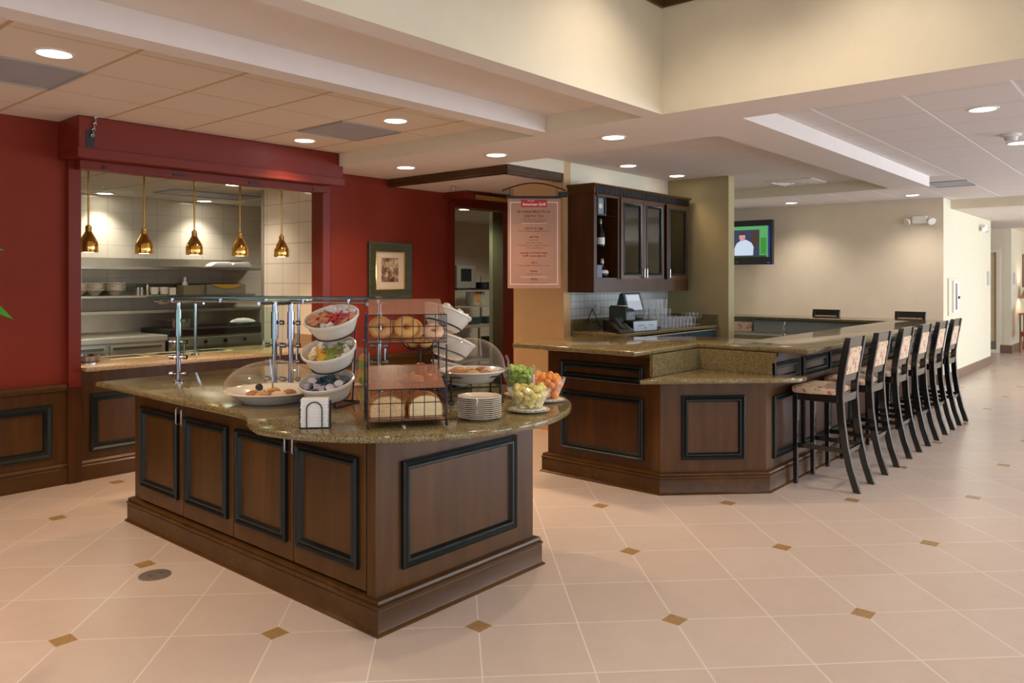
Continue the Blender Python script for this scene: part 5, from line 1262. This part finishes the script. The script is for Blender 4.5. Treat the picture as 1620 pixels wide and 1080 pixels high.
def extras():
    # ceiling vents
    for x0, y0, x1, y1, z, l in ((1.245,4.885,1.845,5.485,ZT,'dark grey ceiling vent panel at the far left of the tiled ceiling'),(3.685,4.885,4.285,5.485,ZT,'dark grey ceiling vent panel beside the right round light'),
                            (10.85,1.98,11.5,2.46,ZT,'grey ceiling vent panel in the white tiled ceiling near the beam end')):
        t = thing('ceiling_vent', l, 'vent', (x0,y0,z), 0, 'grey vent panels in the tiled ceilings')
        g = G(); g.box(0,x1-x0,0,y1-y0,-.004,-.001); g.build('panel', M['vent'], t, smooth=False)
        g = G(); g.frame((0,0,-.004), (1,0,0), (0,1,0), (0,0,-1), x1-x0, y1-y0, [(0,0),(0,.006),(.014,.006),(.016,0)]); g.build('rim', plain('vent_rim','#9a9a9a',.5), t)
    for x0, y0, l in ((2.0,9.05,'grey vent panel in the kitchen ceiling above the leftmost heat lamp'),(4.15,8.55,'grey vent panel in the kitchen ceiling above the middle heat lamps')):
        t = thing('ceiling_vent', l, 'vent', (x0,y0,2.6), 0, 'grey vent panels in the kitchen ceiling')
        g = G(); g.box(0,1.1,0,.55,-.004,-.001); g.build('panel', M['vent'], t, smooth=False)
        g = G(); g.frame((0,0,-.004), (1,0,0), (0,1,0), (0,0,-1), 1.1, .55, [(0,0),(0,.006),(.014,.006),(.016,0)]); g.build('rim', plain('vent_rim','#9a9a9a',.5), t)
    t = thing('air_diffuser', 'square white air diffuser in the plaster ceiling above the bar', 'vent', (9.4,3.35,ZT), 0)
    g = G()
    for i in range(4):
        q = .06*i; g.frame((q,q,0), (1,0,0), (0,1,0), (0,0,-1), .55-2*q, .55-2*q, [(0,0),(0,.012),(.035,.022),(.04,0)])
    g.build('louvre', M['trimw'], t)
    g = G(); g.box(.2,.35,.2,.35,-.01,-.0005); g.build('centre_plate', M['trimw'], t, smooth=False)
    # smoke detector and sprinklers
    t = thing('smoke_detector', 'round white smoke detector on the tiled ceiling near the right photo edge', 'smoke detector', (7.70,1.08,ZT))
    g = G(); g.lathe([(.075,0),(.078,-.012),(.07,-.018),(.055,-.02)], 26); g.build('base', M['trimw'], t)
    g = G(); g.lathe([(.05,-.02),(.05,-.04),(.04,-.055),(.02,-.058)], 26); g.build('sensor_head', plain('detector_grey','#c9c4c4',.5), t)
    for x, y, z, l in ((6.02,6.02,2.604,'small ceiling sprinkler in front of the kitchen doorway'),(3.55,8.9,2.599,'small sprinkler on the kitchen ceiling left of the pendants'),(8.5,8.6,2.599,'small sprinkler seen through the kitchen doorway')):
        t = thing('ceiling_sprinkler', l, 'sprinkler', (x,y,z), 0, 'ceiling sprinklers')
        g = G(); g.lathe([(.03,0),(.03,-.004),(.008,-.008),(.007,-.045)], 14); g.build('stem', M['nickel'], t)
        g = G(); g.lathe([(.024,-.045),(.024,-.048)], 14); g.build('deflector', M['nickel'], t)
    # floor drain cover
    t = thing('floor_cover', 'round grey metal floor cover in the tiles left of the island', 'floor cover', (1.915,4.172,.0005))
    g = G(); g.lathe([(.082,0),(.082,.003),(.078,.004)], 36); g.build('plate', plain('cover_grey','#8f8678',.45,.4,var=.1,vs=60), t)
    g = G()
    for i in range(-5,6):
        h = math.sqrt(.075**2-(i*.013)**2); g.box(i*.013-.002,i*.013+.002,-h,h,.004,.005)
    g.build('grip_rib', plain('cover_dark','#6f6a60',.5,.3), t, smooth=False)
    for s in (-1,1):
        g = G(); g.at(s*.03,0,.005).lathe([(.008,0),(.007,.002)], 12); g.build('screw', M['nickel'], t)
    # potted plant whose leaf tips reach into the picture
    t = thing('potted_plant', 'tall green leafy plant, only two leaf tips showing at the left photo edge', 'plant', (.62,3.72,0))
    g = G(); g.lathe([(.14,0),(.19,.32),(.2,.34),(.18,.34),(.17,.3)], 26); g.build('pot', plain('pot_brown','#5a3a28',.5), t)
    lm = plain('leaf_green', '#3f8a1e', .35, coat=.2, var=.15, vs=12)
    g = G()
    for a in (0,2.1,4.2): g.tube([(.02*math.cos(a),.02*math.sin(a),.3),(.04*math.cos(a),.04*math.sin(a),.9),(.09*math.cos(a),.09*math.sin(a),1.7)], .008, 8)
    g.build('stem', plain('stem_brown','#4a5a2a',.6), t)
    def leaf(base, tip, w, sag=.05):
        b, e = Vector(base), Vector(tip); d = e-b; s = d.cross(Vector((0,0,1))).normalized()
        s = (s*.5 + d.cross(s).normalized()*.5).normalized() if abs(d.z) > .01 else s
        g = G(); rs = []
        for i in range(9):
            u = i/8; ww = w*math.sin(PI*min(1,u*.9+.06))**.8 if i < 8 else .001
            c = b+d*u+Vector((0,0,sag*math.sin(PI*u)))
            rs.append([c-s*ww, c+Vector((0,0,-.004)), c+s*ww, c+Vector((0,0,-.001))])
        g.rings(rs); g.build('leaf', lm, t)
    leaf((.10,-.05,1.62),(.378,-.282,1.70),.03); leaf((.06,-.06,1.60),(.40,-.304,1.435),.035)
    for i in range(14):
        a = i*2.4; z = .8+.07*i
        if -1.9 < ((a+PI)%(2*PI)-PI) < .9: continue
        leaf((.04*math.cos(a),.04*math.sin(a),z),(.3*math.cos(a),.3*math.sin(a),z+.05),.05)
def main():
    mats(); room(); lights(); camera(); island(); bar(); stools()
    for f in ('backbar','signs','kitchen','buffet','rightside','extras'):
        if f in globals(): globals()[f]()
main()
